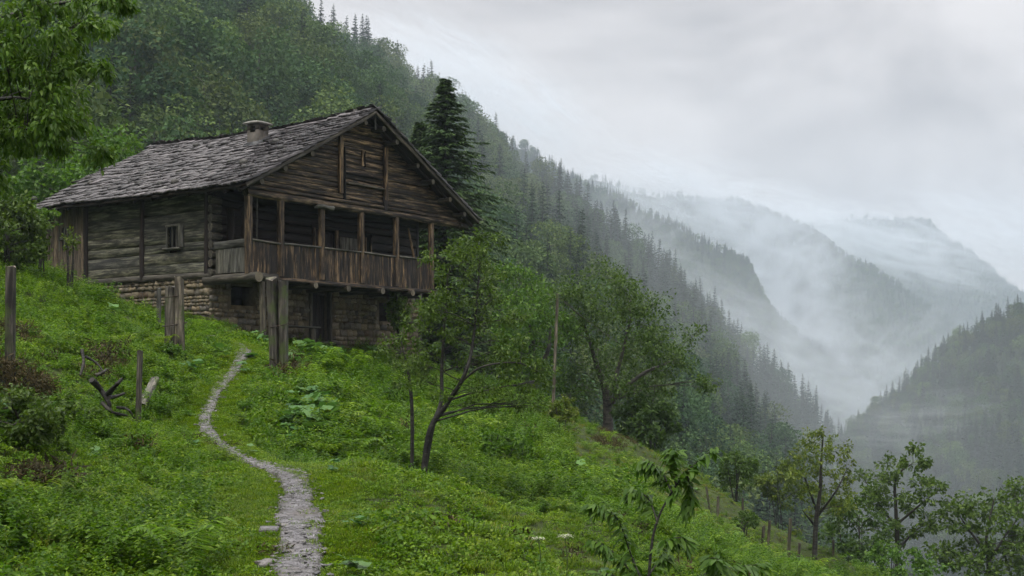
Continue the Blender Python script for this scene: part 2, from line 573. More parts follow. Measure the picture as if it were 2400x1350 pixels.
def path_dist(x, y):
    x = np.atleast_1d(np.asarray(x, float))
    y = np.atleast_1d(np.asarray(y, float))
    d, h = np.empty(len(x)), np.empty(len(x))
    for i in range(0, len(x), 4000):
        dd = (x[i:i + 4000, None] - PC[None, :, 0]) ** 2 + (y[i:i + 4000, None] - PC[None, :, 1]) ** 2
        k = dd.argmin(1)
        d[i:i + 4000] = np.sqrt(dd[np.arange(len(k)), k])
        h[i:i + 4000] = PC[k, 3]
    return d, h


def gz(x, y):
    """height of the near hillside"""
    x = np.atleast_1d(np.asarray(x, float))
    y = np.atleast_1d(np.asarray(y, float))
    z = np.empty(len(x))
    for i in range(0, len(x), 4000):
        r2 = (x[i:i + 4000, None] - CT[None, :, 0]) ** 2 + (y[i:i + 4000, None] - CT[None, :, 1]) ** 2
        z[i:i + 4000] = tps(r2) @ _W[:_n] + _W[_n] + x[i:i + 4000] * _W[_n + 1] + y[i:i + 4000] * _W[_n + 2]
    d, _ = path_dist(x, y)
    k = np.clip((d - 0.35) / 1.2, 0, 1)
    return z + k * ((fbm(x * 0.45, y * 0.45, 3) - 0.5) * 0.55 + (fbm(x * 1.7 + 9, y * 1.7, 3) - 0.5) * 0.16)


def g1(x, y):
    return float(gz([x], [y])[0])


def span(a, b, c, d, fine, coarse):
    return np.unique(np.round(np.concatenate([np.arange(a, b, coarse), np.arange(b, c, fine), np.arange(c, d + coarse, coarse)]), 3))


gx = span(-70, -17, 17, 92, 0.22, 2.5)
gy = span(-20, 6, 47, 112, 0.22, 2.5)
GX, GY = np.meshgrid(gx, gy)
GZ = gz(GX.ravel(), GY.ravel())
nxg, nyg = len(gx), len(gy)
ii = (np.arange(nyg - 1)[:, None] * nxg + np.arange(nxg - 1)[None, :]).ravel()
me = mesh_np("hillside_ground", np.column_stack([GX.ravel(), GY.ravel(), GZ]), [np.column_stack([ii, ii + 1, ii + nxg + 1, ii + nxg])], M['ground'], True)
tag(link("hillside_ground", me), kind="structure")

# the footpath: a worn ribbon of wet stone with ragged edges
nw = 11
pp = catmull(np.column_stack([PATH, PATHW]), 34)
tan = unit(np.gradient(pp[:, :2], axis=0))
nor = np.column_stack([-tan[:, 1], tan[:, 0]])
s_ = np.arange(len(pp)) * 0.05
rows = []
for j in range(nw):
    q = (j / (nw - 1)) * 2 - 1
    rag = 1 + 0.5 * (fbm(s_ * 1.9 + (7 if q > 0 else 0), s_ * 0 + (3 if q > 0 else 1), 3) - 0.5) * 2 * abs(q)
    xy = pp[:, :2] + nor * (pp[:, 3] * q * rag * np.interp(pp[:, 1], [10, 15, 18, 34], [0.95, 0.9, 0.78, 0.8]))[:, None]
    z = gz(xy[:, 0], xy[:, 1]) + 0.03 - 0.05 * (abs(q) > 0.99) + (fbm(xy[:, 0] * 9, xy[:, 1] * 15, 4) - 0.5) * 0.055
    rows.append(np.column_stack([xy, z]))
PV = np.stack(rows, 1).reshape(-1, 3)
ii = (np.arange(len(pp) - 1)[:, None] * nw + np.arange(nw - 1)[None, :]).ravel()
pm = mesh_np("path", PV, [np.column_stack([ii, ii + 1, ii + nw + 1, ii + nw])], M['path'], True)
at = pm.attributes.new("margin", 'FLOAT', 'POINT')
at.data.foreach_set("value", np.tile(np.abs(np.linspace(-1, 1, nw)), len(pp)).astype(np.float32))
tag(link("path", pm), kind="structure")

# ------------------------------------------------------------------ far ridges and the valley


class Ridge:
    """a mountain flank between a base line and a crest, with its back slope"""

    def __init__(self, name, crest, base, drop=0.0, na=90, nb=44, rough=0.03, bow=0.0, seed=0):
        self.cp = np.array([c[0] for c in crest], float)
        C = np.array([P(px, py + drop, Y) for px, py, Y in crest])
        B = np.array(base, float)
        self.k = np.linspace(0, 1, len(C))
        self.C, self.B, self.rough, self.bow, self.seed = C, B, rough, bow, seed
        self.size = np.linalg.norm(C - B, axis=1).mean()
        a, b = np.meshgrid(np.linspace(0, 1, na), np.linspace(0, 1.35, nb), indexing='ij')
        V = self.at(a.ravel(), b.ravel())
        ii = (np.arange(na - 1)[:, None] * nb + np.arange(nb - 1)[None, :]).ravel()
        me = mesh_np(name, V, [np.column_stack([ii, ii + nb, ii + nb + 1, ii + 1])], M['slope'], True)
        self.o = tag(link(name, me), kind="structure")

    def at(self, a, b):
        a, b = np.atleast_1d(a), np.atleast_1d(b)
        C = np.column_stack([np.interp(a, self.k, self.C[:, i]) for i in range(3)])
        B = np.column_stack([np.interp(a, self.k, self.B[:, i]) for i in range(3)])
        f = np.minimum(b, 1.0)[:, None]
        p = B + (C - B) * f
        p[:, 2] += self.bow * self.size * np.sin(np.pi * f[:, 0])
        over = np.maximum(b - 1.0, 0)
        d = unit(C[:, :2] - B[:, :2])
        p[:, :2] += d * (over * self.size)[:, None]
        p[:, 2] -= over * self.size * 0.7
        amp = self.rough * self.size * np.clip(np.sin(np.pi * np.clip(b, 0, 1)) + 0.12, 0, 1)
        p[:, 2] += amp * (fbm(a * 9 + self.seed, b * 2.5 + self.seed, 4) - 0.5) * 2
        p[:, 2] += self.size * 0.022 * (fbm(a * 30 + self.seed, b * 3, 2) - 0.5) * np.clip(b, 0, 1)
        return p

    def a_of(self, px):
        return float(np.interp(px, self.cp, self.k)) if self.cp[0] < self.cp[-1] else float(np.interp(-px, -self.cp, self.k))


RA = Ridge("forest_slope", [(-600, -650, 400), (0, -400, 430), (650, 0, 450), (880, 150, 462), (1100, 300, 480), (1290, 430, 495), (1400, 540, 505), (1530, 620, 520), (1640, 720, 535), (1740, 805, 545), (1900, 965, 560), (2050, 1120, 575)],
           [(-160, 60, 33), (-70, 75, 14), (-40, 85, 5), (-20, 90, -6), (0, 100, -22), (15, 110, -32), (30, 125, -42), (45, 150, -54), (60, 190, -66), (75, 240, -76), (95, 320, -88), (120, 420, -98)], drop=48, rough=0.035, seed=1)
RB = Ridge("middle_ridge", [(700, 20, 1120), (1000, 190, 1160), (1090, 240, 1180), (1330, 380, 1230), (1500, 470, 1270), (1700, 565, 1320), (1755, 605, 1340), (1800, 700, 1345), (1880, 770, 1350), (1960, 830, 1360), (2060, 960, 1370)],
           [(-350, 700, -60), (-160, 760, -90), (-80, 780, -95), (20, 800, -100), (90, 820, -104), (170, 850, -106), (215, 870, -106), (235, 890, -107), (255, 900, -108), (285, 920, -108), (320, 950, -108)], drop=26, rough=0.05, seed=5)
RC = Ridge("far_ridge", [(1250, 380, 1700), (1570, 440, 1750), (1750, 465, 1800), (1850, 500, 1830), (1950, 560, 1860), (2100, 650, 1900), (2250, 755, 1950), (2350, 850, 2000), (2450, 930, 2000)],
           [(0, 1300, -107), (130, 1300, -108), (240, 1320, -108), (310, 1330, -108), (380, 1340, -109), (470, 1360, -109), (560, 1380, -109), (640, 1400, -109), (720, 1400, -109)], drop=18, rough=0.05, seed=9)
RD = Ridge("farthest_ridge", [(1500, 560, 2480), (1800, 525, 2500), (1900, 512, 2520), (2100, 500, 2560), (2180, 512, 2600), (2270, 580, 2620), (2350, 650, 2650), (2450, 700, 2680), (2700, 560, 2700)],
           [(200, 1900, -109), (400, 1900, -110), (500, 1920, -110), (650, 1950, -110), (740, 1980, -110), (850, 1990, -110), (930, 2000, -110), (1010, 2000, -110), (1250, 2000, -110)], drop=12, rough=0.05, seed=13)
RE = Ridge("right_slope", [(2900, 380, 500), (2600, 570, 530), (2400, 700, 550), (2300, 755, 570), (2200, 815, 590), (2080, 915, 620), (1980, 995, 650), (1880, 1075, 680), (1780, 1140, 700)],
           [(190, 190, -60), (135, 205, -66), (110, 215, -72), (95, 230, -78), (85, 250, -84), (80, 290, -90), (90, 340, -96), (105, 400, -100), (120, 460, -104)], drop=40, rough=0.04, seed=21)
v_ = 3400
me = mesh_np("valley_floor", [(-1500, -300, -112), (1700, -300, -112), (1700, 3100, -112), (-1500, 3100, -112)], [[(0, 1, 2, 3)]], M['slope'])
tag(link("valley_floor", me), kind="structure")

# ------------------------------------------------------------------ foliage geometry


def rvec(n, rng):
    return unit(rng.normal(size=(n, 3)))


def leaves(mb, pos, d, nrm, L, W, fold=0.15):
    """small folded leaves: base, two sides, tip"""
    d = unit(d)
    s = unit(np.cross(d, nrm))
    u = np.cross(s, d)
    L, W = np.asarray(L)[:, None], np.asarray(W)[:, None]
    mid = pos + d * L * 0.45
    V = np.stack([pos, mid + s * W * 0.5 + u * W * fold, pos + d * L - u * L * 0.08, mid - s * W * 0.5 + u * W * fold], 1).reshape(-1, 3)
    b = np.arange(len(pos))[:, None] * 4
    mb.add(V, np.concatenate([b + [0, 1, 2], b + [0, 2, 3]]))


def blades(mb, pos, d, nrm, L, W, droop=0.5):
    """long leaves in three steps, bending down along their length"""
    d = unit(d)
    s = unit(np.cross(d, nrm))
    L, W = np.asarray(L)[:, None], np.asarray(W)[:, None]
    down = np.array([0, 0, -1.0])
    p1 = pos + d * L * 0.3 + down * L * droop * 0.08
    p2 = pos + d * L * 0.65 + down * L * droop * 0.3
    p3 = pos + d * L * 0.95 + down * L * droop * 0.7
    V = np.stack([pos, p1 + s * W * 0.5, p1 - s * W * 0.5, p2 + s * W * 0.42, p2 - s * W * 0.42, p3], 1).reshape(-1, 3)
    b = np.arange(len(pos))[:, None] * 6
    mb.add(V, np.concatenate([b + [0, 1, 2], b + [3, 5, 4]]), b + [1, 3, 4, 2])


def tube(mb, pts, rad, sides=6):
    pts = np.asarray(pts, float)
    rad = np.broadcast_to(np.asarray(rad, float), (len(pts),))
    t = unit(np.gradient(pts, axis=0))
    ref = np.array([0.31, 0.17, 0.93]) if abs(t[0] @ np.array([0.31, 0.17, 0.93])) < 0.9 else np.array([1.0, 0.1, 0])
    a = unit(np.cross(t, ref))
    b = np.cross(t, a)
    ang = np.arange(sides) / sides * 2 * np.pi
    V = pts[:, None] + rad[:, None, None] * (a[:, None] * np.cos(ang)[None, :, None] + b[:, None] * np.sin(ang)[None, :, None])
    i, j = np.meshgrid(np.arange(len(pts) - 1), np.arange(sides), indexing='ij')
    i, j = i.ravel(), j.ravel()
    k = (j + 1) % sides
    mb.add(V.reshape(-1, 3), np.column_stack([i * sides + j, i * sides + k, (i + 1) * sides + k, (i + 1) * sides + j]))
    c = len(pts) - 1
    mb.add(np.vstack([V[0], V[-1]]), [list(range(sides))[::-1]], [list(range(sides, 2 * sides))])


def bend(p0, p1, rng, n=5, sag=0.12, wob=0.06):
    p0, p1 = np.asarray(p0, float), np.asarray(p1, float)
    L = np.linalg.norm(p1 - p0)
    t = np.linspace(0, 1, n)[:, None]
    p = p0 + (p1 - p0) * t
    p[:, 2] += (np.sin(t[:, 0] * np.pi) * sag * L)
    p[1:-1] += rng.normal(size=(n - 2, 3)) * wob * L / n
    return p


def crown(stems, clusters, rng, leaf=(0.09, 0.05), per=120, flat=0.7, style='leaf', droop=0.5, twig=True, up=0.5, shell=False):
    """stems: [(points, radii)], clusters: (n, 4) centres and radii; returns wood and leaf builders"""
    wood, lv = MB(), MB()
    sp, sr = [], []
    for pts, rad in stems:
        pts = catmull(pts, 6)
        rad = np.interp(np.linspace(0, 1, len(pts)), np.linspace(0, 1, len(rad)), rad)
        tube(wood, pts, rad, 7)
        sp.append(pts)
        sr.append(rad)
    sp, sr = np.concatenate(sp), np.concatenate(sr)
    for c in clusters:
        ctr, r = c[:3], c[3]
        cost = np.linalg.norm(sp - ctr, axis=1) + np.maximum(0, sp[:, 2] - ctr[2] + 0.15 * np.linalg.norm(sp[:, :2] - ctr[:2], axis=1)) * 2.0
        k = cost.argmin()
        br = bend(sp[k], ctr, rng, 6, 0.05)
        r0 = min(sr[k] * 0.6, 0.0075 * np.linalg.norm(sp[k] - ctr) + 0.004)
        tube(wood, br, np.linspace(r0, r0 * 0.25, 6), 4)
        n = int(per * rng.uniform(0.75, 1.3))
        nt = max(3, n // 14)
        td = rvec(nt, rng) * np.array([1, 1, flat]) + np.array([0, 0, 0.1])
        tips = ctr + td * r * rng.uniform(0.5, 1.15, (nt, 1))
        if twig:
            for tp in tips[:6]:
                tube(wood, [br[3], (br[4] + tp) / 2, tp], [r0 * 0.35, r0 * 0.25, r0 * 0.12], 3)
        w = rng.integers(0, nt, n)
        f = rng.uniform(0.78 if shell else 0.3, 1.05, (n, 1))
        if shell:
            nt = n
            tips = ctr + unit(rng.normal(size=(n, 3)) + [0, 0, 0.35]) * np.array([1, 1, 0.8]) * r * rng.uniform(0.8, 1.05, (n, 1))
            w = np.arange(n)
        pos = ctr + (tips[w] - ctr) * f + rng.normal(size=(n, 3)) * r * (0.06 if shell else 0.14)
        out = unit(pos - ctr)
        nrm = unit(rng.normal(size=(n, 3)) * 0.55 + np.array([0, 0, 1.0]) * up + out * (1.3 if shell else 0.35))
        d = unit(out * 0.8 + rng.normal(size=(n, 3)) * 0.6 + np.array([0, 0, -droop]))
        L = leaf[0] * rng.uniform(0.65, 1.25, n)
        W = leaf[1] * rng.uniform(0.7, 1.2, n)
        (leaves if style == 'leaf' else lambda *a: blades(*a, droop=droop))(lv, pos, d, nrm, L, W)
    return wood, lv


def tree_thing(name, label, cat, base, wood, lv, bark, leafm, group=None, names=("trunk", "crown")):
    """wood and leaves were built in world space: shift them to the base"""
    t = tag(empty(name, base), label, cat, group)
    for b, nm, mt in ((wood, names[0], bark), (lv, names[1], leafm)):
        b.v = [np.concatenate(b.v) - np.asarray(base)]
        for k in b.f:
            b.f[k] = [np.concatenate(b.f[k])]
        link(nm, b.mesh(nm, mt, nm == names[0]), t)
    return t


def blob_clusters(ctr, rad, n, cr, rng, shell=0.55):
    """cluster centres through an ellipsoid, denser towards its skin"""
    d = rvec(n, rng)
    r = rng.uniform(shell, 1.0, n) ** 0.8
    p = np.asarray(ctr) + d * r[:, None] * np.asarray(rad)
    return np.column_stack([p, cr * rng.uniform(0.7, 1.25, n)])


# forest tree kinds: unit meshes reused by every copy


def broadleaf(seed, n_cl=28, per=105, h=10.0, leaf=0.36):
    g = np.random.default_rng(seed)
    cl = []
    top = h
    for k in range(n_cl):
        t = g.uniform(0.25, 1.0)
        w = math.sin(min(1.0, (t - 0.12) / 0.62) * math.pi * 0.5) * (1.0 if t < 0.7 else math.sqrt(max(0.02, 1 - ((t - 0.7) / 0.32) ** 2)))
        a = g.uniform(0, 2 * math.pi)
        r = 3.3 * w * math.sqrt(g.uniform(0.35, 1))
        cl.append((r * math.cos(a), r * math.sin(a), t * top * 0.95, g.uniform(0.9, 1.75)))
    stems = [([(0, 0, -1), (0.1, 0, h * 0.3), (0.2, -0.1, h * 0.6), (0.1, 0.1, h * 0.88)], [0.26, 0.2, 0.12, 0.04])]
    w, l = crown(stems, np.array(cl), g, (leaf, leaf * 0.75), per, 0.75, twig=False, droop=0.25, up=0.5, shell=True)
    return w, l


def conifer(seed, h=13.0, rad=2.2, nw=20, nb=8, steps=4, lf=0.4, lmin=0.15, wf=0.5, droop=0.3, start=0.06, side=1, pw=0.85):
    """a spire of drooping whorls; each bough carries flat sprays of needles"""
    g = np.random.default_rng(seed)
    wood, lv = MB(), MB()
    tube(wood, [(0, 0, -1), (0, 0, h * 0.5), (0, 0, h * 0.98)], [h * 0.014, h * 0.009, h * 0.002], 5)
    P0, D, N, L, W = [], [], [], [], []
    for k in range(nw):
        t = start + (1 - start) * (k / (nw - 1)) ** 0.93
        rr = rad * (1 - t) ** pw * (0.7 + 0.3 * g.random()) + 0.1
        for j in range(nb):
            a = (j + g.uniform(-0.4, 0.4)) / nb * 2 * math.pi + k * 0.7
            r = rr * g.uniform(0.55, 1.15)
            dirv = np.array([math.cos(a), math.sin(a), 0])
            zz = t * h + g.uniform(-0.45, 0.45) * h / nw
            bough = []
            for s in range(steps):
                f = (s + 0.3) / steps
                p = dirv * r * f + np.array([0, 0, zz - droop * r * f * f + 0.22 * r * f * f * (f > 0.6) + 0.15 * r * f * (t > 0.7)])
                bough.append(p)
                for sd in (-1, 1) * side:
                    sv = np.array([-dirv[1], dirv[0], 0]) * sd
                    P0.append(p)
                    D.append(dirv * 0.8 + sv * g.uniform(0.15, 1.0) + np.array([0, 0, g.uniform(-0.55, -0.05)]))
                    N.append(np.array([0, 0, 1.0]) + g.normal(size=3) * 0.35)
                    l_ = (lf * r * (1.2 - 0.5 * f) + lmin) * g.uniform(0.7, 1.2)
                    L.append(l_)
                    W.append(l_ * wf * g.uniform(0.7, 1.2))
            if steps > 6 and r > 0.5:
                tube(wood, [np.array([0, 0, bough[0][2]])] + bough[::3], np.linspace(0.02 + 0.01 * r, 0.006, 1 + len(bough[::3])), 3)
    leaves(lv, np.array(P0), np.array(D), np.array(N), np.array(L), np.array(W), 0.05)
    return wood, lv


def proto_tree(name, wood, lv, bark, leafm):
    """one mesh (trunk and crown) for the woods that read as a mass"""
    a, b = np.concatenate(wood.v), np.concatenate(lv.v)
    fa = [np.concatenate(x) for x in wood.f.values()]
    fb = [np.concatenate(x) + len(a) for x in lv.f.values()]
    me = mesh_np(name, np.vstack([a, b]), fa + fb)
    me.materials.append(bark)
    me.materials.append(leafm)
    mi = np.concatenate([np.zeros(sum(len(x) for x in fa), np.int32), np.ones(sum(len(x) for x in fb), np.int32)])
    me.polygons.foreach_set("material_index", mi)
    return me


BROAD = [broadleaf(100 + i) for i in range(6)]
FIRS = [conifer(200 + i, rad=2.3 + 0.25 * i, nw=17 + i) for i in range(5)]
wood_col = bpy.data.collections.new("wood_kinds")


def proto(col, name, me):
    o = bpy.data.objects.new(name, me)
    o["kind"] = "stuff"
    col.objects.link(o)
    return o


for i, (w, l) in enumerate(BROAD):
    proto(wood_col, "a_broadleaf_%d" % i, proto_tree("broadleaf", w, l, M['barkpale'], M['l_wood']))
for i, (w, l) in enumerate(FIRS):
    proto(wood_col, "b_conifer_%d" % i, proto_tree("conifer", w, l, M['bark'], M['l_fir']))


def scatter_group(col):
    g = bpy.data.node_groups.new("scatter_" + col.name, 'GeometryNodeTree')
    g.interface.new_socket("Geometry", in_out='INPUT', socket_type='NodeSocketGeometry')
    g.interface.new_socket("Geometry", in_out='OUTPUT', socket_type='NodeSocketGeometry')
    n, l = g.nodes, g.links
    gi, go = n.new("NodeGroupInput"), n.new("NodeGroupOutput")
    ci = n.new("GeometryNodeCollectionInfo")
    ci.inputs["Collection"].default_value = col
    ci.inputs["Separate Children"].default_value = True
    ci.inputs["Reset Children"].default_value = True
    ip = n.new("GeometryNodeInstanceOnPoints")
    ip.inputs["Pick Instance"].default_value = True

    def attr(name, typ):
        a = n.new("GeometryNodeInputNamedAttribute")
        a.data_type = typ
        a.inputs["Name"].default_value = name
        return a.outputs[0]
    l.new(gi.outputs[0], ip.inputs["Points"])
    l.new(ci.outputs[0], ip.inputs["Instance"])
    l.new(attr("pick", 'INT'), ip.inputs["Instance Index"])
    l.new(attr("turn", 'FLOAT_VECTOR'), ip.inputs["Rotation"])
    l.new(attr("size", 'FLOAT_VECTOR'), ip.inputs["Scale"])
    l.new(ip.outputs[0], go.inputs[0])
    return g


def scatter(name, pts, turn, size, pick, group, label, cat):
    me = bpy.data.meshes.new(name)
    me.vertices.add(len(pts))
    me.vertices.foreach_set("co", np.asarray(pts, np.float32).ravel())
    a = me.attributes.new("pick", 'INT', 'POINT')
    a.data.foreach_set("value", np.asarray(pick, np.int32))
    a = me.attributes.new("turn", 'FLOAT_VECTOR', 'POINT')
    a.data.foreach_set("vector", np.asarray(turn, np.float32).ravel())
    a = me.attributes.new("size", 'FLOAT_VECTOR', 'POINT')
    a.data.foreach_set("vector", np.asarray(size, np.float32).ravel())
    me.update()
    o = link(name, me)
    m = o.modifiers.new("scatter", 'NODES')
    m.node_group = group
    return tag(o, label, cat, kind="stuff")


WOODS = scatter_group(wood_col)
tree_no = [0]


def forest_on(rd, name, label, spacing, fir, hmul=1.0, b0=0.0, b1=1.03, a0=0.0, a1=1.0, seed=0, skip=None):
    g = np.random.default_rng(seed + 50)
    a_len = np.linalg.norm(np.diff(rd.C, axis=0), axis=1).sum() * 0.8
    n = int(a_len * rd.size / spacing ** 2 * (b1 - b0) * (a1 - a0))
    # jittered grid
    na = max(2, int(math.sqrt(n * a_len * (a1 - a0) / (rd.size * (b1 - b0)))))
    nb = max(2, n // na)
    a, b = np.meshgrid((np.arange(na) + 0.5) / na, (np.arange(nb) + 0.5) / nb, indexing='ij')
    a = np.clip(a0 + (a1 - a0) * (a.ravel() + g.uniform(-0.5, 0.5, na * nb) / na), 0, 1)
    b = b0 + (b1 - b0) * (b.ravel() + g.uniform(-0.5, 0.5, na * nb) / nb)
    p = rd.at(a, b)
    px, py = 1200 + p[:, 0] / p[:, 1] * F, HZ - (p[:, 2] + 14) / p[:, 1] * F
    ok = (px > -250) & (px < 2650) & (py < 1500) & (py > -350)
    p, a, b = p[ok], a[ok], b[ok]
    isfir = g.random(len(p)) < fir(a, b)
    pick = np.where(isfir, 6 + g.integers(0, 5, len(p)), g.integers(0, 6, len(p)))
    s = np.where(isfir, g.uniform(0.65, 1.1, len(p)), g.uniform(0.65, 1.15, len(p))) * hmul
    size = np.column_stack([s * g.uniform(0.85, 1.15, len(p)), s * g.uniform(0.85, 1.15, len(p)), s])
    turn = np.column_stack([g.normal(size=len(p)) * 0.04, g.normal(size=len(p)) * 0.04, g.uniform(0, 6.28, len(p))])
    return p, turn, size, pick, a, b


def fir_A(a, b):
    return np.clip(0.10 + 0.65 * (b > 0.93) + 0.85 * np.clip((a - 0.33) * 3.0, 0, 1) * (0.4 + b) + 0.4 * (fbm(a * 14, b * 9, 2) > 0.62), 0, 0.92)


pA = forest_on(RA, "forest", "", 9.0, fir_A, 1.65, 0.02, 1.02, seed=1)
# the broadleaf crowns behind the roof that show largest are trees of their own
base_b, base_f = [], []
for i, (w, l) in enumerate(BROAD):
    base_b.append((w.mesh("trunk", M['barkpale']), l.mesh("crown", M['l_wood'])))
for i, (w, l) in enumerate(FIRS):
    base_f.append((w.mesh("trunk", M['bark']), l.mesh("crown", M['l_fir'])))


def forest_tree(kind, k, pos, turn, size, label, group):
    t = tag(empty("broadleaf_tree" if kind == 'b' else "conifer", pos), label, "tree" if kind == 'b' else "conifer", group)
    t.rotation_euler = turn
    t.scale = size
    ms = (base_b if kind == 'b' else base_f)[k]
    link("trunk", ms[0], t)
    link("crown", ms[1], t)
    return t


p, turn, size, pick, a, b = pA
px, py = 1200 + p[:, 0] / p[:, 1] * F, HZ - (p[:, 2] + 6) / p[:, 1] * F
cand = np.where((px > 190) & (px < 980) & (py > -20) & (py < 400) & (p[:, 1] < 330) & (HZ - p[:, 2] / p[:, 1] * F < 420))[0]
cand = cand[np.argsort(p[cand, 1])][:100]
for c in cand:
    if pick[c] < 6:
        forest_tree('b', int(pick[c]), p[c], turn[c], size[c], "rounded broadleaf tree in the green forest on the slope behind the roof", "broadleaf trees on the slope behind the house")
    else:
        forest_tree('f', int(pick[c]) - 6, p[c], turn[c], size[c], "dark pointed conifer among the broadleaf trees on the slope behind the roof", "conifers on the slope behind the house")
keep = np.ones(len(p), bool)
keep[cand] = False
pk, tk, sk, ik = [v[keep] for v in (p, turn, size, pick)]
for lohi in ((0.95, 1.02, 6.0, 1.0),):
    q_, t_, s_2, i_, *_r = forest_on(RA, "", "", lohi[2], lambda a, b: 0.8 + 0 * a, lohi[3], lohi[0], lohi[1], seed=31)
    pk, tk, sk, ik = np.vstack([pk, q_]), np.vstack([tk, t_]), np.vstack([sk, s_2]), np.concatenate([ik, i_])
scatter("forest", pk, tk, sk, ik, WOODS, "mixed green forest covering the mountain slope behind the house", "forest")

# conifers standing out on the crest, one by one
ORD = ["first", "second", "third", "fourth", "fifth", "sixth", "seventh", "eighth", "ninth", "tenth", "eleventh", "twelfth", "thirteenth", "fourteenth", "fifteenth", "sixteenth", "seventeenth", "eighteenth", "nineteenth",
       "twentieth", "twenty-first", "twenty-second", "twenty-third", "twenty-fourth", "twenty-fifth", "twenty-sixth", "twenty-seventh", "twenty-eighth", "twenty-ninth", "thirtieth", "thirty-first", "thirty-second", "thirty-third"]
crest_up = [(700, 28), (716, 40), (732, 46), (768, 68), (796, 78), (822, 100), (875, 120), (897, 143), (912, 147), (931, 156), (950, 178), (968, 202)]
crest_dn = [(1104, 268), (1130, 308), (1146, 318), (1163, 336), (1196, 368), (1214, 378), (1258, 392), (1290, 428), (1312, 446), (1374, 484), (1412, 528), (1453, 564), (1488, 590), (1530, 604), (1555, 607), (1580, 628), (1612, 690),
            (1653, 726), (1678, 748), (1725, 788)]
g = np.random.default_rng(77)


def crest_tree(rd, tx, ty, b, label, group, hmin=7, hmax=19):
    q = rd.at(rd.a_of(tx), b)[0]
    q = rd.at(rd.a_of(tx) + (tx - (1200 + q[0] / q[1] * F)) * 0.0, b)[0]
    h = float(np.clip((HZ - ty) / F * q[1] - q[2], hmin, hmax))
    x = (tx - 1200) / F * q[1]
    s = h / 13.0
    return forest_tree('f', int(g.integers(0, 5)), (x, q[1], q[2] - 0.3), (0, 0, g.uniform(0, 6)), (s * 1.05, s * 1.05, s), label, group)


for i, (tx, ty) in enumerate(crest_up):
    crest_tree(RA, tx, ty, 0.985, "%s conifer down the forested crest above the roof, counted from the top edge" % ORD[i], "conifers on the crest above the roof")
for i, (tx, ty) in enumerate(crest_dn):
    crest_tree(RA, tx, ty, 0.985, "%s dark conifer down the near ridge crest right of the house" % ORD[i], "conifers on the near ridge crest right of the house")
g2 = [(2385, 690), (2362, 694), (2335, 708), (2302, 726), (2255, 775), (2228, 792), (2192, 806), (2176, 812), (2150, 842), (2120, 868), (2078, 900)]
for i, (tx, ty) in enumerate(g2):
    crest_tree(RE, tx, ty, 0.985, "%s hazy conifer down the right mountain crest from the picture edge" % ORD[i], "conifers on the right mountain crest")

p, turn, size, pick, a, b = forest_on(RB, "", "", 8.5, lambda a, b: 0.35 + 0.5 * (b > 0.95), 1.0, 0.1, 1.01, seed=2)
q = forest_on(RB, '', '', 5.0, lambda a, b: 0.75 + 0 * a, 0.85, 0.93, 1.02, seed=41)
p, turn, size, pick = np.vstack([p, q[0]]), np.vstack([turn, q[1]]), np.vstack([size, q[2]]), np.concatenate([pick, q[3]])
scatter("forest", p, turn, size, pick, WOODS, "hazy forest on the second ridge behind the near conifer crest", "forest")
p, turn, size, pick, a, b = forest_on(RC, "", "", 11.0, lambda a, b: 0.5 + 0 * a, 1.05, 0.1, 1.01, seed=3)
q = forest_on(RC, '', '', 6.0, lambda a, b: 0.75 + 0 * a, 0.85, 0.93, 1.02, seed=42)
p, turn, size, pick = np.vstack([p, q[0]]), np.vstack([turn, q[1]]), np.vstack([size, q[2]]), np.concatenate([pick, q[3]])
scatter("forest", p, turn, size, pick, WOODS, "pale misty forest on the third ridge down the valley", "forest")
p, turn, size, pick, a, b = forest_on(RD, "", "", 15.0, lambda a, b: 0.5 + 0 * a, 1.1, 0.3, 1.01, seed=4)
q = forest_on(RD, '', '', 8.0, lambda a, b: 0.75 + 0 * a, 0.9, 0.93, 1.02, seed=43)
p, turn, size, pick = np.vstack([p, q[0]]), np.vstack([turn, q[1]]), np.vstack([size, q[2]]), np.concatenate([pick, q[3]])
scatter("forest", p, turn, size, pick, WOODS, "faint forest on the farthest ridge fading into cloud", "forest")
p, turn, size, pick, a, b = forest_on(RE, "", "", 6.5, lambda a, b: 0.72 + 0 * a, 1.0, 0.02, 1.02, seed=5)
q = forest_on(RE, '', '', 5.5, lambda a, b: 0.75 + 0 * a, 0.85, 0.93, 1.02, seed=44)
p, turn, size, pick = np.vstack([p, q[0]]), np.vstack([turn, q[1]]), np.vstack([size, q[2]]), np.concatenate([pick, q[3]])
scatter("forest", p, turn, size, pick, WOODS, "blue hazy conifer forest on the steep slope at the right", "forest")

# ------------------------------------------------------------------ the house (local x along the gable front, local y to the back, z up)
H0 = (-7.66, 36.0, 0.0)
HROT = math.atan2(0.81, 0.5865)
house = tag(empty("house", H0, HROT), "old dark timber house with shingle roof, front balcony and stone base", "house")
hr = random.Random(5)
HR = np.random.default_rng(11)
WX, WY, RIDGE_X, SL = 9.71, 10.1, 4.79, 0.545      # width, depth, ridge position, roof pitch
EAVE_X, EAVE_Z = -0.655, 5.39
Y_F, Y_B = -0.64, 10.2                              # front and back verge
IN = 1.73                                           # depth of the balcony


def frame_mtx(p0, p1, up):
    p0, p1 = np.asarray(p0, float), np.asarray(p1, float)
    ex = unit(p1 - p0)
    ez = np.asarray(up, float)
    ez = unit(ez - ex * (ez @ ex))
    ey = np.cross(ez, ex)
    c = (p0 + p1) / 2
    return Matrix(((ex[0], ey[0], ez[0], c[0]), (ex[1], ey[1], ez[1], c[1]), (ex[2], ey[2], ez[2], c[2]), (0, 0, 0, 1)))


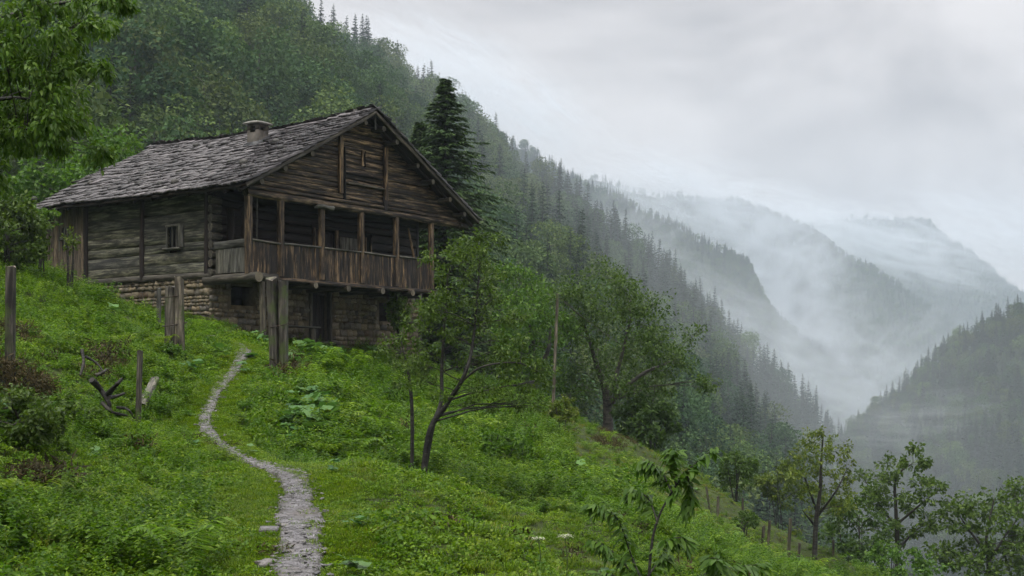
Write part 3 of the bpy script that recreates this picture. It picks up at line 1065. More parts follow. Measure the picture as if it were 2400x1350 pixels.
def plank_mesh(L, Hh, T, jit=0.01, seg=3, sk0=0.0, sk1=0.0, cham=0.3, bowz=0.0):
    c = min(Hh, T) * cham
    y, z = T / 2, Hh / 2
    sec = np.array([(-y, -z + c), (-y, z - c), (-y + c, z), (y - c, z), (y, z - c), (y, -z + c), (y - c, -z), (-y + c, -z)])
    rings = []
    for i in range(seg + 1):
        x = -L / 2 + L * i / seg
        s = sec + HR.normal(size=sec.shape) * jit
        s[:, 1] += bowz * math.sin(math.pi * i / seg)
        xs = np.full(8, x)
        if i == 0:
            xs = xs + sk0 * s[:, 1]
        if i == seg:
            xs = xs + sk1 * s[:, 1]
        rings.append(np.column_stack([xs, s]))
    V = np.concatenate(rings)
    i, j = np.meshgrid(np.arange(seg), np.arange(8), indexing='ij')
    i, j = i.ravel(), j.ravel()
    k = (j + 1) % 8
    q = np.column_stack([i * 8 + j, i * 8 + k, (i + 1) * 8 + k, (i + 1) * 8 + j])[:, ::-1]
    mb = MB()
    mb.add(V, q)
    e = seg * 8
    mb.add(V[:8], [list(range(8))])
    mb.add(V[e:], [list(range(8))[::-1]])
    return mb


def plank(name, parent, p0, p1, h, t, mat, up=(0, 0, 1), **kw):
    L = float(np.linalg.norm(np.asarray(p1, float) - np.asarray(p0, float)))
    return link(name, plank_mesh(L, h, t, **kw).mesh(name, mat), parent, frame_mtx(p0, p1, up))


def box_mesh(mb, lo, hi):
    x0, y0, z0 = lo
    x1, y1, z1 = hi
    V = [(x0, y0, z0), (x1, y0, z0), (x1, y1, z0), (x0, y1, z0), (x0, y0, z1), (x1, y0, z1), (x1, y1, z1), (x0, y1, z1)]
    mb.add(V, [(0, 3, 2, 1), (4, 5, 6, 7), (0, 1, 5, 4), (1, 2, 6, 5), (2, 3, 7, 6), (3, 0, 4, 7)])


def log_round(name, parent, p0, p1, r, mat, sides=9, end=True):
    """a round log lying from p0 to p1, with its sawn face as a sub-part colour of its own"""
    p0, p1 = np.asarray(p0, float), np.asarray(p1, float)
    L = float(np.linalg.norm(p1 - p0))
    mb = MB()
    xs = np.linspace(-L / 2, L / 2, 5)
    pts = np.column_stack([xs, HR.normal(size=(5, 2)) * r * 0.06])
    tube(mb, pts, r * HR.uniform(0.93, 1.07, 5), sides)
    me = mb.mesh(name, mat, False)
    me.materials.append(M['logend'])
    for pl in me.polygons:
        if len(pl.vertices) == sides:
            pl.material_index = 1
    return link(name, me, parent, frame_mtx(p0, p1, (0, 0, 1) if abs(unit(p1 - p0)[2]) < 0.9 else (0, 1, 0)))


def roof_z(x, y=0.0):
    x = np.asarray(x, float)
    z = EAVE_Z + SL * (np.minimum(x, 2 * RIDGE_X - x) - EAVE_X)
    f = np.clip((np.minimum(x, 2 * RIDGE_X - x) - EAVE_X) / 5.45, 0, 1)
    y = np.asarray(y, float)
    return z - 0.16 * np.sin(np.pi * np.clip((y + 0.6) / 10.8, 0, 1)) * f + (fbm(x * 0.5 + 3, y * 0.5 + 8, 2) - 0.5) * 0.16


# --- stone base
mb = MB()
DX0, DX1, DZ0, DZ1 = 4.25, 5.1, 1.0, 2.62                       # cellar door opening
AX0, AX1, AZ0, AZ1 = 0.85, 1.75, 2.02, 2.62                      # dark recess beside the corner
BX0, BX1, BZ0, BZ1 = 7.55, 8.15, 1.75, 2.4                       # small cellar window
for lo, hi in (((0.02, IN, -0.6), (AX0, IN + 0.55, 2.83)), ((AX0, IN, -0.6), (AX1, IN + 0.55, AZ0)), ((AX0, IN, AZ1), (AX1, IN + 0.55, 2.83)), ((AX1, IN, -0.6), (DX0, IN + 0.55, 2.83)), ((DX0, IN, DZ1), (DX1, IN + 0.55, 2.83)),
               ((DX0, IN, -0.6), (DX1, IN + 0.55, DZ0)), ((DX1, IN, -0.6), (BX0, IN + 0.55, 2.83)), ((BX0, IN, -0.6), (BX1, IN + 0.55, BZ0)), ((BX0, IN, BZ1), (BX1, IN + 0.55, 2.83)), ((BX1, IN, -0.6), (WX, IN + 0.55, 2.83)),
               ((0.02, IN + 0.551, -0.6), (0.6, 7.9, 2.83)), ((WX - 0.6, IN + 0.551, -0.6), (WX, 9.9, 2.83)), ((0.6, 9.3, -0.6), (WX - 0.6, 9.9, 2.83))):
    box_mesh(mb, lo, hi)
base = link("stone_base", mb.mesh("stone_base", M['mortar']), house)
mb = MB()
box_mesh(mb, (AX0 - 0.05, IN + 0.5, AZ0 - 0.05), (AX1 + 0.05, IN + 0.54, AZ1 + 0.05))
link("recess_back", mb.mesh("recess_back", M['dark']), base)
mb = MB()
box_mesh(mb, (BX0 - 0.05, IN + 0.2, BZ0 - 0.05), (BX1 + 0.05, IN + 0.24, BZ1 + 0.05))
link("cellar_window", mb.mesh("cellar_window", M['inner']), base)


def stone_variant(seed):
    g = np.random.default_rng(seed)
    c = np.array([(x, y, z) for x in (-1, 0, 1) for y in (-1, 0, 1) for z in (-1, 0, 1) if (x, y, z) != (0, 0, 0)], float)
    idx = {tuple(v.astype(int)): i for i, v in enumerate(c)}
    faces = []
    for ax in range(3):
        for s in (-1, 1):
            u, v = [k for k in range(3) if k != ax]
            for a in (-1, 0):
                for b in (-1, 0):
                    q = []
                    for da, db in ((0, 0), (1, 0), (1, 1), (0, 1)):
                        t = [0, 0, 0]
                        t[ax], t[u], t[v] = s, a + da, b + db
                        q.append(idx[tuple(t)])
                    if (s > 0) == (ax == 1):
                        q = q[::-1]
                    faces.append(q)
    sph = unit(c)
    V = (c * 0.90 + sph * 0.12) * (1 + g.normal(size=c.shape) * 0.11)
    return V * 0.47, np.array(faces)


STV = [stone_variant(900 + i) for i in range(8)]
STM = [mesh_np("stone", v, [f], M['stone']) for v, f in STV]
stones = []


def in_open(x0, x1, z0, z1):
    for a0, a1, c0, c1 in ((DX0 - 0.1, DX1 + 0.1, DZ0, DZ1 + 0.1), (AX0, AX1, AZ0, AZ1), (BX0 - .05, BX1 + .05, BZ0, BZ1)):
        if x1 > a0 and x0 < a1 and z1 > c0 and z0 < c1:
            return True
    return False


def lay(face, length, z0, z1, floor):
    z = z0
    while z < z1 - 0.04:
        h = min(hr.choice((0.10, 0.12, 0.15, 0.18, 0.23)), z1 - z)
        x = 0.0
        while x < length:
            w = h * hr.uniform(0.7, 1.8)
            x1 = min(x + w, length)
            if x1 - x > 0.07 and z + h > floor((x + x1) / 2) and not (face == 'front' and in_open(x, x1, z, z + h)):
                stones.append((face, (x + x1) / 2, z + h / 2, x1 - x, h))
            x = x1
        z += h


lay('front', WX, 0.35, 2.80, lambda x: 1.25 - 0.1 * x)
lay('left', 6.1, 0.9, 2.80, lambda s: 1.35 + 0.22 * s)
stones.sort(key=lambda s: -s[3] * s[4])
rest = MB()
for n_, (face, s, z, w, h) in enumerate(stones):
    k = hr.randrange(8)
    dp = hr.uniform(0.16, 0.26)
    ang = hr.uniform(-0.14, 0.14)
    out = hr.uniform(-0.02, 0.035)
    if face == 'front':
        m = Matrix.Translation((s, IN + 0.055 - out, z)) @ Matrix.Rotation(ang, 4, 'Y') @ Matrix.Diagonal((w * 0.95, dp, h * hr.uniform(0.82, 1.08), 1))
    else:
        m = Matrix.Translation((0.075 - out, IN + s, z)) @ Matrix.Rotation(ang, 4, 'X') @ Matrix.Diagonal((dp, w * 0.93, h * hr.uniform(0.82, 1.08), 1))
    if n_ < 300:
        link("stone", STM[k], base, m)
    else:
        mm = np.array(m)
        rest.add(STV[k][0] @ mm[:3, :3].T + mm[:3, 3], STV[k][1])
if rest.n:
    tag(link("small_stones", rest.mesh("small_stones", M['stone']), base), kind="stuff")

# --- cellar door in the stone front
door = link("cellar_door", plank_mesh(0.01, 0.01, 0.01).mesh("cellar_door", M['inner']), house, Matrix.Translation((4.7, IN + 0.3, 1.2)))
for k in range(4):
    x = DX0 + 0.06 + 0.19 * k + 0.095
    o = plank("plank", None, (x, IN + 0.22, DZ0), (x, IN + 0.22, DZ1 - 0.1), 0.185, 0.04, M['inner'], up=(1, 0, 0), jit=0.003)
    o.parent = door
    o.matrix_basis = Matrix.Translation((-4.7, -IN - 0.3, -1.2)) @ o.matrix_basis
for x in (DX0 - 0.03, DX1 + 0.02):
    plank("door_jamb", house, (x, IN + 0.02, DZ0 - 0.05), (x, IN + 0.02, DZ1), 0.12, 0.2, M['beam'], up=(1, 0, 0))
plank("lintel", house, (DX0 - 0.3, IN + 0.03, DZ1 + 0.07), (DX1 + 0.3, IN + 0.03, DZ1 + 0.07), 0.15, 0.24, M['inner'])
plank("door_sill", house, (DX0 - 0.2, IN - 0.06, DZ0 - 0.06), (DX1 + 0.3, IN - 0.06, DZ0 - 0.06), 0.12, 0.25, M['stone'])

# --- left timber wall (faces -x): heavy planks between posts
wall = MB()
box_mesh(wall, (0.10, IN, 2.86), (0.2, 7.8, 5.62))
lwall = link("plank_wall", wall.mesh("plank_wall", M['dark']), house)
z = 2.98
row = 0
hs = [0.30, 0.36, 0.27, 0.33, 0.25, 0.34, 0.30, 0.28, 0.25]
for h in hs:
    for (a, b) in ((IN + 0.2, 4.78), (4.92, 7.68)):
        zc = z + h / 2
        tilt = hr.uniform(-0.02, 0.03)
        if a < 3 and 3.75 < zc < 4.5:                      # window bay
            plank("plank", lwall, (0.05, 3.03, zc), (0.05, a, zc - tilt * 0.3), h * 0.988, 0.13, M['grey'], jit=0.003, cham=0.05)
            plank("plank", lwall, (0.05, b, zc + tilt), (0.05, 3.68, zc), h * 0.988, 0.13, M['grey'], jit=0.003, cham=0.05)
        else:
            plank("plank", lwall, (0.05, b, zc + tilt), (0.05, a, zc), h * 0.988, 0.13, M['grey'], jit=0.003, cham=0.05)
    z += h
plank("sill_beam", lwall, (0.02, 8.0, 2.87), (0.02, IN - 0.05, 2.87), 0.2, 0.22, M['beam'], jit=0.012)
for y, w in ((4.85, 0.2), (7.75, 0.2)):
    plank("wall_post", lwall, (0.0, y, 2.8), (0.0, y, 5.55), w, 0.2, M['inner'], up=(0, 1, 0))
plank("wall_post", lwall, (0.03, IN + 0.12, 2.8), (0.03, IN + 0.12, 5.5), 0.2, 0.2, M['inner'], up=(0, 1, 0))
# cross-log ends at the balcony corner
for k in range(9):
    zc = 2.95 + 0.27 * k
    plank("log_end", lwall, (-0.1, IN - 0.16, zc), (0.28, IN - 0.16, zc), 0.25, 0.2, M['beam'], jit=0.012)
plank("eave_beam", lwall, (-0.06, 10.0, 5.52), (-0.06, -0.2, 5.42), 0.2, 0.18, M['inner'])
# window in the left wall
win = link("window", plank_mesh(0.62, 0.72, 0.03).mesh("window", M['dark']), house, frame_mtx((0.12, 3.66, 4.12), (0.12, 3.05, 4.12), (0, 0, 1)))
for n_, p0, p1, up in (("window_frame", (-0.03, 3.07, 3.76), (-0.03, 3.07, 4.48), (0, 1, 0)), ("window_frame", (-0.03, 3.64, 3.76), (-0.03, 3.64, 4.48), (0, 1, 0)), ("window_frame", (-0.03, 3.7, 4.47), (-0.03, 3.0, 4.47), (0, 0, 1)),
                       ("window_sill", (-0.06, 3.75, 3.75), (-0.06, 2.95, 3.75), (0, 0, 1)), ("window_bar", (0.04, 3.46, 3.8), (0.04, 3.46, 4.44), (0, 1, 0)), ("window_bar", (0.04, 3.26, 3.8), (0.04, 3.26, 4.44), (0, 1, 0)),
                       ("shutter", (-0.05, 2.93, 3.78), (-0.05, 2.93, 4.46), (0, 1, 0))):
    w = {"window_frame": 0.075, "window_sill": 0.07, "window_bar": 0.045, "shutter": 0.17}[n_]
    o = plank(n_, house, p0, p1, w, 0.06 if n_ != "window_sill" else 0.16, M['greyboard'], up=up, jit=0.004)
    o.parent = win
    o.matrix_basis = win.matrix_basis.inverted() @ o.matrix_basis

# --- board lean-to at the back end of the left wall
shed = link("board_wall", (lambda m: (box_mesh(m, (0.12, 7.95, 2.4), (0.2, 10.05, 5.5)), m)[1])(MB()).mesh("board_wall", M['dark']), house)
y = 7.92
while y < 10.0:
    w = hr.uniform(0.17, 0.26)
    zt = 5.45 + hr.uniform(-0.05, 0.05)
    if 8.75 < y + w / 2 < 9.25:
        plank("board", shed, (0.06, y + w / 2, 2.6), (0.06, y + w / 2, 4.05), w * 0.96, 0.05, M['tanboard'], up=(0, -1, 0), jit=0.004)
        plank("board", shed, (0.06, y + w / 2, 4.8), (0.06, y + w / 2, zt), w * 0.96, 0.05, M['tanboard'], up=(0, -1, 0), jit=0.004)
    else:
        plank("board", shed, (0.06, y + w / 2, 2.6), (0.06, y + w / 2, zt), w * 0.96, 0.05, M['tanboard'], up=(0, -1, 0), jit=0.004)
    y += w
for yy in (8.72, 9.0, 9.28):
    plank("window_bar", shed, (0.03, yy, 4.03), (0.03, yy, 4.82), 0.06, 0.05, M['greyboard'], up=(0, 1, 0), jit=0.003)
plank("window_bar", shed, (0.02, 9.32, 4.4), (0.02, 8.68, 4.4), 0.05, 0.04, M['greyboard'], jit=0.003)
plank("corner_board", shed, (-0.01, 7.98, 2.7), (-0.01, 7.98, 5.4), 0.22, 0.1, M['tanboard'], up=(0, 1, 0))
bk = MB()
box_mesh(bk, (0.3, 9.95, 2.4), (WX - 0.1, 10.05, 5.5))
box_mesh(bk, (WX - 0.15, IN, 2.86), (WX - 0.02, 9.9, 5.5))
link("rear_wall", bk.mesh("rear_wall", M['inner']), house)

# --- inner balcony wall of dark logs with door and window
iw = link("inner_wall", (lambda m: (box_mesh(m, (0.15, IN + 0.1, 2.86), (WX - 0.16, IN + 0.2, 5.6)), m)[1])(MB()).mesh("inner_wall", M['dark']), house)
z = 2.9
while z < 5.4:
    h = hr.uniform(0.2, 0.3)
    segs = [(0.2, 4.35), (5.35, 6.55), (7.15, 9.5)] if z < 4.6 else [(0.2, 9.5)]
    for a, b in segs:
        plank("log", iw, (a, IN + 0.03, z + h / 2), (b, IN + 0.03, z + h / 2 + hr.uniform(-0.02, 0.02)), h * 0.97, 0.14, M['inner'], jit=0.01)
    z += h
idoor = link("balcony_door", plank_mesh(0.9, 1.75, 0.02).mesh("balcony_door", M['inner']), house, frame_mtx((4.4, IN + 0.06, 3.72), (5.3, IN + 0.06, 3.72), (0, 0, 1)))
for k in range(4):
    o = plank("plank", house, (4.5 + 0.225 * k, IN + 0.02, 2.9), (4.5 + 0.225 * k, IN + 0.02, 4.55), 0.215, 0.04, M['inner'], up=(1, 0, 0), jit=0.003)
    o.parent = idoor
    o.matrix_basis = idoor.matrix_basis.inverted() @ o.matrix_basis
for x in (4.33, 5.38):
    plank("door_jamb", house, (x, IN - 0.06, 2.9), (x, IN - 0.06, 4.7), 0.13, 0.12, M['post'], up=(1, 0, 0))
plank("lintel", house, (4.2, IN - 0.06, 4.75), (5.5, IN - 0.06, 4.75), 0.14, 0.12, M['inner'])
iwin = link("balcony_window", plank_mesh(0.6, 1.1, 0.02).mesh("balcony_window", M['dark']), house, frame_mtx((6.55, IN + 0.05, 3.95), (7.15, IN + 0.05, 3.95), (0, 0, 1)))
for p0, p1, up in (((6.6, IN - .04, 3.4), (6.6, IN - .04, 4.6), (1, 0, 0)), ((7.1, IN - .04, 3.4), (7.1, IN - .04, 4.6), (1, 0, 0)), ((6.85, IN - .02, 3.4), (6.85, IN - .02, 4.6), (1, 0, 0)), ((6.55, IN - .03, 4.0), (7.15, IN - .03, 4.0), (0, 0, 1))):
    o = plank("window_bar", house, p0, p1, 0.06, 0.05, M['post'], up=up, jit=0.003)
    o.parent = iwin
    o.matrix_basis = iwin.matrix_basis.inverted() @ o.matrix_basis
for x in (5.75, 6.2):
    plank("plaster_patch" if x < 6 else "shutter", house, (x, IN - 0.06, 3.3), (x, IN - 0.06, 4.5), 0.42, 0.04, M['greyboard'], up=(1, 0, 0), jit=0.004)

# --- balcony: floor, joists, posts, rail and boards
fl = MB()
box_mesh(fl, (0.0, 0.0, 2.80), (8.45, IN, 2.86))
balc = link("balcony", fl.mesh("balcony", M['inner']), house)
plank("floor_beam", balc, (-0.1, 0.02, 2.74), (8.5, 0.02, 2.74), 0.13, 0.2, M['board'], jit=0.012)
log_round("edge_log", balc, (0.02, IN + 0.2, 2.72), (0.02, -0.42, 2.74), 0.15, M['beam'], 10)
plank("edge_block", balc, (0.18, -0.12, 2.77), (1.0, -0.12, 2.76), 0.2, 0.2, M['beam'], jit=0.015)
for x in (2.55, 4.05, 5.6, 7.1, 8.3):
    log_round("joist", balc, (x, IN + 0.1, 2.63), (x, -0.14 - hr.uniform(0, 0.1), 2.62), 0.1, M['beam'])
POSTX = [0.0, 1.26, 2.97, 4.77, 6.47, 8.29]
for i, x in enumerate(POSTX):
    plank("post", balc, (x, 0.0, 2.84), (x + hr.uniform(-0.02, 0.02), 0.0, 5.14), 0.17 if i else 0.2, 0.16, M['post'], up=(1, 0, 0), jit=0.006, cham=0.12)
for x0, x1 in zip(POSTX[:-1], POSTX[1:]):
    plank("rail", balc, (x0 + 0.08, -0.03, 3.83), (x1 - 0.08, -0.03, 3.82 + hr.uniform(-0.02, 0.02)), 0.06, 0.13, M['greyboard'], jit=0.005)
    x = x0 + 0.09
    while x < x1 - 0.12:
        w = min(hr.uniform(0.13, 0.26), x1 - 0.08 - x)
        plank("board", balc, (x + w / 2, -0.01, 2.79 + hr.uniform(-0.03, 0.02)), (x + w / 2, -0.01 + hr.uniform(-0.012, 0.012), 3.80), w * 0.97, 0.035, M['board'], up=(1, 0, 0), jit=0.003, cham=0.2)
        x += w
for k in range(4):
    y = 0.14 + 0.32 * k
    plank("side_board", balc, (0.0, y + 0.16, 2.9), (0.0, y + 0.16, 3.62), 0.31, 0.04, M['greyboard'], up=(0, -1, 0), jit=0.004)
plank("side_rail", balc, (-0.02, 1.6, 3.72), (-0.02, 0.06, 3.76), 0.22, 0.06, M['greyboard'], jit=0.006)
for (y, w) in ((1.35, 0.3), (0.75, 0.26)):
    plank("side_shutter", balc, (0.5, y, 3.0), (0.5, y, 4.9), w, 0.05, M['inner'], up=(0, -1, 0))
log_round("prop_post", balc, (0.35, -0.25, 0.6), (0.33, -0.2, 2.62), 0.085, M['beam'], 8)
log_round("prop_post", balc, (7.75, 0.05, 0.2), (7.75, 0.02, 2.66), 0.06, M['beam'], 8)
log_round("leaning_stick", balc, (8.12, 0.35, 2.87), (7.62, 0.45, 4.9), 0.045, M['post'], 6)
log_round("hanging_cord", balc, (0.42, 0.12, 3.8), (0.44, 0.12, 5.1), 0.012, M['greyboard'], 5)

# --- gable front: tie beam, planks, hatch
gab = MB()
gab.add([(0.05, 0.12, 5.3), (WX - 0.1, 0.12, 5.3), (WX - 0.1, 0.12, 5.42), (RIDGE_X, 0.12, 8.0), (0.05, 0.12, 5.42), (0.05, 0.22, 5.3), (WX - 0.1, 0.22, 5.3), (WX - 0.1, 0.22, 5.42), (RIDGE_X, 0.22, 8.0), (0.05, 0.22, 5.42)],
        [(0, 1, 2, 3, 4), (9, 8, 7, 6, 5)])
gable = link("gable_wall", gab.mesh("gable_wall", M['dark']), house)
plank("tie_beam", gable, (-0.12, 0.0, 5.2), (WX + 0.35, 0.0, 5.2), 0.22, 0.24, M['gable'], jit=0.012, seg=6)
plank("tie_beam", gable, (-0.2, 0.02, 5.385), (WX + 0.25, 0.02, 5.385), 0.15, 0.2, M['gable'], jit=0.012, seg=6)
z = 5.47
while z < 8.05:
    h = hr.uniform(0.11, 0.19)
    zc = z + h / 2
    xl = max(0.02, (zc - 5.30) / SL + EAVE_X)
    xr = min(WX - 0.02, 2 * RIDGE_X - xl + 0.1)
    if xr - xl < 0.5:
        break
    s = 1.0 / SL if xl > 0.03 else 0.0
    cuts = [xl, xr]
    if zc > 5.62 and xl < 3.7:
        cuts = [xl, 3.72, 5.95, xr]
    for k in range(len(cuts) - 1):
        a, b = cuts[k], cuts[k + 1]
        rec = 0.045 if (len(cuts) == 4 and k == 1) else 0.0
        plank("plank", gable, (a + 0.003, 0.05 + rec + hr.uniform(-0.012, 0.012), zc), (b - 0.003, 0.05 + rec, zc + hr.uniform(-0.012, 0.012)), h * hr.uniform(0.93, 0.985), 0.11, M['gable'],
              jit=0.006, cham=0.14, sk0=s if k == 0 else 0.0, sk1=-s if k == len(cuts) - 2 else 0.0, seg=4)
    z += h
for x, z0, z1 in ((3.78, 5.62, 7.45), (5.9, 5.62, 7.35)):
    plank("hatch_post", gable, (x, -0.05, z0), (x, -0.05, z1), 0.15, 0.12, M['post'], up=(1, 0, 0), cham=0.12)
plank("hatch_post", gable, (3.97, -0.03, 5.45), (3.97, -0.03, 7.1), 0.1, 0.1, M['dark'], up=(1, 0, 0))
plank("hatch_post", gable, (5.86, -0.06, 5.3), (5.86, -0.06, 5.75), 0.16, 0.1, M['inner'], up=(1, 0, 0))
plank("hatch_slot", gable, (4.85, 0.0, 6.62), (4.85, 0.0, 7.12), 0.1, 0.06, M['post'], up=(1, 0, 0))
plank("hatch_slot", gable, (4.97, 0.02, 6.6), (4.97, 0.02, 7.12), 0.06, 0.06, M['dark'], up=(1, 0, 0))
plank("hatch_ledge", gable, (4.1, -0.04, 5.98), (5.85, -0.05, 5.98), 0.05, 0.12, M['beam'])
plank("hatch_ledge", gable, (4.0, 0.0, 6.3), (5.8, 0.0, 6.3), 0.06, 0.08, M['dark'])
plank("bracket", gable, (2.65, -0.12, 5.1), (3.35, -0.12, 5.08), 0.14, 0.16, M['greyboard'], jit=0.012, sk0=0.8)
for zc in (5.16, 5.36):
    plank("corner_log", gable, (WX + 0.0, -0.12, zc), (WX + 0.42, -0.12, zc), 0.17, 0.2, M['beam'], jit=0.012)

# --- roof: decking, rafters, purlins, verge boards, shingles
nu, nv = 22, 30
us = np.concatenate([np.linspace(EAVE_X, RIDGE_X, nu), np.linspace(RIDGE_X, 2 * RIDGE_X - EAVE_X, nu)[1:]])
vs = np.linspace(Y_F + 0.03, Y_B - 0.03, nv)
U, Vv = np.meshgrid(us, vs, indexing='ij')
top = np.column_stack([U.ravel(), Vv.ravel(), roof_z(U.ravel(), Vv.ravel()) - 0.05])
bot = top - np.array([0, 0, 0.07])
n_u = len(us)
ii = (np.arange(n_u - 1)[:, None] * nv + np.arange(nv - 1)[None, :]).ravel()
q = np.column_stack([ii, ii + nv, ii + nv + 1, ii + 1])
off = n_u * nv
edge = []
for i in range(n_u - 1):
    edge.append((i * nv, i * nv + off, (i + 1) * nv + off, (i + 1) * nv))
    e = nv - 1
    edge.append((i * nv + e, (i + 1) * nv + e, (i + 1) * nv + e + off, i * nv + e + off))
for j in range(nv - 1):
    edge.append((j, j + 1, j + 1 + off, j + off))
    e = (n_u - 1) * nv
    edge.append((e + j, e + j + off, e + j + 1 + off, e + j + 1))
me = mesh_np("roof", np.vstack([top, bot]), [q, q[:, ::-1] + off, np.array(edge)], M['inner'])
roof = link("roof", me, house)
for x in (2.04, 0.99, 4.45, 0.05, 5.3, 5.94, 7.02, 7.8, 8.72, 9.5):
    zc = float(roof_z(x)) - 0.25
    log_round("purlin", roof, (x, 0.9, zc), (x, -0.5 - hr.uniform(0, 0.06), zc), 0.085, M['beam'])
for side in (0, 1):
    x0, x1 = (EAVE_X + 0.02, RIDGE_X) if side == 0 else (2 * RIDGE_X - EAVE_X - 0.02, RIDGE_X)
    for y, d, nm in ((-0.6, -0.1, "verge_board"), (-0.3, -0.2, "rafter"), (0.35, -0.2, "rafter"), (Y_B - 0.05, -0.1, "verge_board")):
        xm = (x0 + x1) / 2
        for a, b in ((x0, xm), (xm, x1)):
            plank(nm, roof, (a, y, float(roof_z(a, y)) + d), (b, y, float(roof_z(b, y)) + d), 0.13 if nm == "verge_board" else 0.1, 0.05 if nm == "verge_board" else 0.1, M['beam' if nm == "verge_board" else 'inner'], jit=0.008)
plank("king_post", roof, (RIDGE_X + 0.12, -0.5, 7.75), (RIDGE_X + 0.1, -0.5, 8.22), 0.05, 0.05, M['greyboard'], up=(1, 0, 0))
# eave rafters under the left overhang
y = 0.3
while y < 9.9:
    plank("rafter", roof, (EAVE_X + 0.05, y, float(roof_z(EAVE_X, y)) - 0.16), (0.3, y, float(roof_z(0.3, y)) - 0.17), 0.1, 0.09, M['inner'], jit=0.006)
    y += 0.85


def shingle_variant(g, L=0.62):
    w, t = 1.0, 0.04
    nx = 3
    e = g.normal(size=(nx,)) * 0.02
    V = []
    for k, zz in ((0, 0.0), (1, t)):
        for j, yy in ((0, -L / 2), (1, L / 2)):
            for i in range(nx):
                V.append((-w / 2 + w * i / (nx - 1), yy + (e[i] if j == 0 else 0), zz * (1.0 if j == 0 else 0.5) + (0.012 if i == 1 else 0.0) * (g.random() - 0.3)))
    V = np.array(V)
    Fq = []
    for i in range(nx - 1):
        Fq += [(6 + i, 7 + i, 10 + i, 9 + i), (i, 3 + i, 4 + i, 1 + i), (i, i + 1, 7 + i, 6 + i)]
    Fq += [(0, 6, 9, 3), (2, 5, 11, 8)]
    return V, np.array(Fq)


SHV = [shingle_variant(HR) for _ in range(8)]
SHM = [mesh_np("shingle", v, [f], M['shingle']) for v, f in SHV]
sh_list = []
cs, sn = 1 / math.sqrt(1 + SL * SL), SL / math.sqrt(1 + SL * SL)
CHX, CHY = 3.30, 3.22
for side in (0, 1):
    slope_len = (RIDGE_X - EAVE_X) / cs
    row_n = 19
    for r_ in range(row_n):
        s0 = -0.06 + slope_len * r_ / row_n
        y = Y_F - 0.04
        while y < Y_B + 0.03:
            w = hr.uniform(0.13, 0.30)
            d = s0 + 0.28 + hr.uniform(-0.05, 0.05)
            x = EAVE_X + d * cs
            yc = y + w / 2
            if x < RIDGE_X + 0.12:
                xm = x if side == 0 else 2 * RIDGE_X - x
                sh_list.append((side, xm, yc, w, hr.uniform(-0.05, 0.05), hr.uniform(0.05, 0.13), hr.uniform(-0.07, 0.07), hr.random() < 0.1))
            y += w
rest = MB()
sh_list.sort(key=lambda t: (t[0], t[2] - 0.35 * t[1]))
for n_, (side, x, y, w, rz, tl, roll, loose) in enumerate(sh_list):
    sg = 1 if side == 0 else -1
    ex = np.array([0, -1.0 * sg, 0])
    ey = np.array([cs * sg, 0, sn])
    ez = np.cross(ex, ey)
    m = Matrix(((ex[0], ey[0], ez[0], x), (ex[1], ey[1], ez[1], y), (ex[2], ey[2], ez[2], float(roof_z(x, y)) + 0.005 + (0.03 if loose else 0)), (0, 0, 0, 1)))
    m = m @ Matrix.Rotation(rz + (hr.uniform(-0.3, 0.3) if loose else 0), 4, 'Z') @ Matrix.Rotation(-tl * 0.9, 4, 'X') @ Matrix.Rotation(roll, 4, 'Y') @ Matrix.Diagonal((w * 0.98, 1, hr.uniform(0.8, 1.5), 1))
    k = hr.randrange(8)
    if n_ < 300 and side == 0:
        link("shingle", SHM[k], roof, m)
    else:
        mm = np.array(m)
        rest.add(SHV[k][0] @ mm[:3, :3].T + mm[:3, 3], SHV[k][1])
tag(link("shingle_courses", rest.mesh("shingle_courses", M['shingle']), roof), kind="stuff")
CAPM = [mesh_np("ridge_cap", v, [f], M['shingle']) for v, f in STV]
y = Y_F
while y < Y_B:
    w = hr.uniform(0.35, 0.6)
    for sg in (-1, 1):
        m = Matrix.Translation((RIDGE_X + sg * 0.12, y + w / 2, float(roof_z(RIDGE_X, y)) + 0.0 + (0.02 if sg < 0 else 0))) @ Matrix.Rotation(sg * math.atan(SL) * 0.95, 4, 'Y') @ Matrix.Diagonal((0.34, w, 0.04, 1))
        link("ridge_cap", CAPM[hr.randrange(8)], roof, m)
    y += w

# --- chimney
cz = float(roof_z(CHX, CHY))
cm = MB()
cw, chh = 0.24, 0.62
for lo, hi in (((-cw, -cw, -0.5), (cw, cw, 0.42)), ((-cw, -cw, 0.421), (-cw + 0.1, cw, chh)), ((cw - 0.1, -cw, 0.421), (cw, cw, chh)), ((-cw + 0.101, -cw, 0.54), (cw - 0.101, cw, chh)), ((-cw + 0.101, -0.1, 0.421), (cw - 0.101, 0.1, 0.539))):
    box_mesh(cm, lo, hi)
chim = link("chimney", cm.mesh("chimney", M['plaster']), house, Matrix.Translation((CHX, CHY, cz)) @ Matrix.Rotation(math.radians(3), 4, 'Z'))
mb = MB()
box_mesh(mb, (-cw - 0.002, -cw + 0.12, 0.36), (-cw + 0.05, cw - 0.14, 0.55))
link("smoke_opening", mb.mesh("smoke_opening", M['dark']), chim, Matrix.Translation((-0.004, 0, 0)))
mb = MB()
n5 = 5
g_ = np.linspace(-1, 1, n5)
A_, B_ = np.meshgrid(g_, g_, indexing='ij')
zt = 0.12 - 0.06 * (A_ ** 2 + B_ ** 2) / 2 + HR.normal(size=A_.shape) * 0.006
Vt = np.column_stack([A_.ravel() * 0.34, B_.ravel() * 0.34, zt.ravel() * 0.8])
Vb = Vt * np.array([1, 1, 0])
ii = (np.arange(4)[:, None] * 5 + np.arange(4)[None, :]).ravel()
q = np.column_stack([ii, ii + 5, ii + 6, ii + 1])
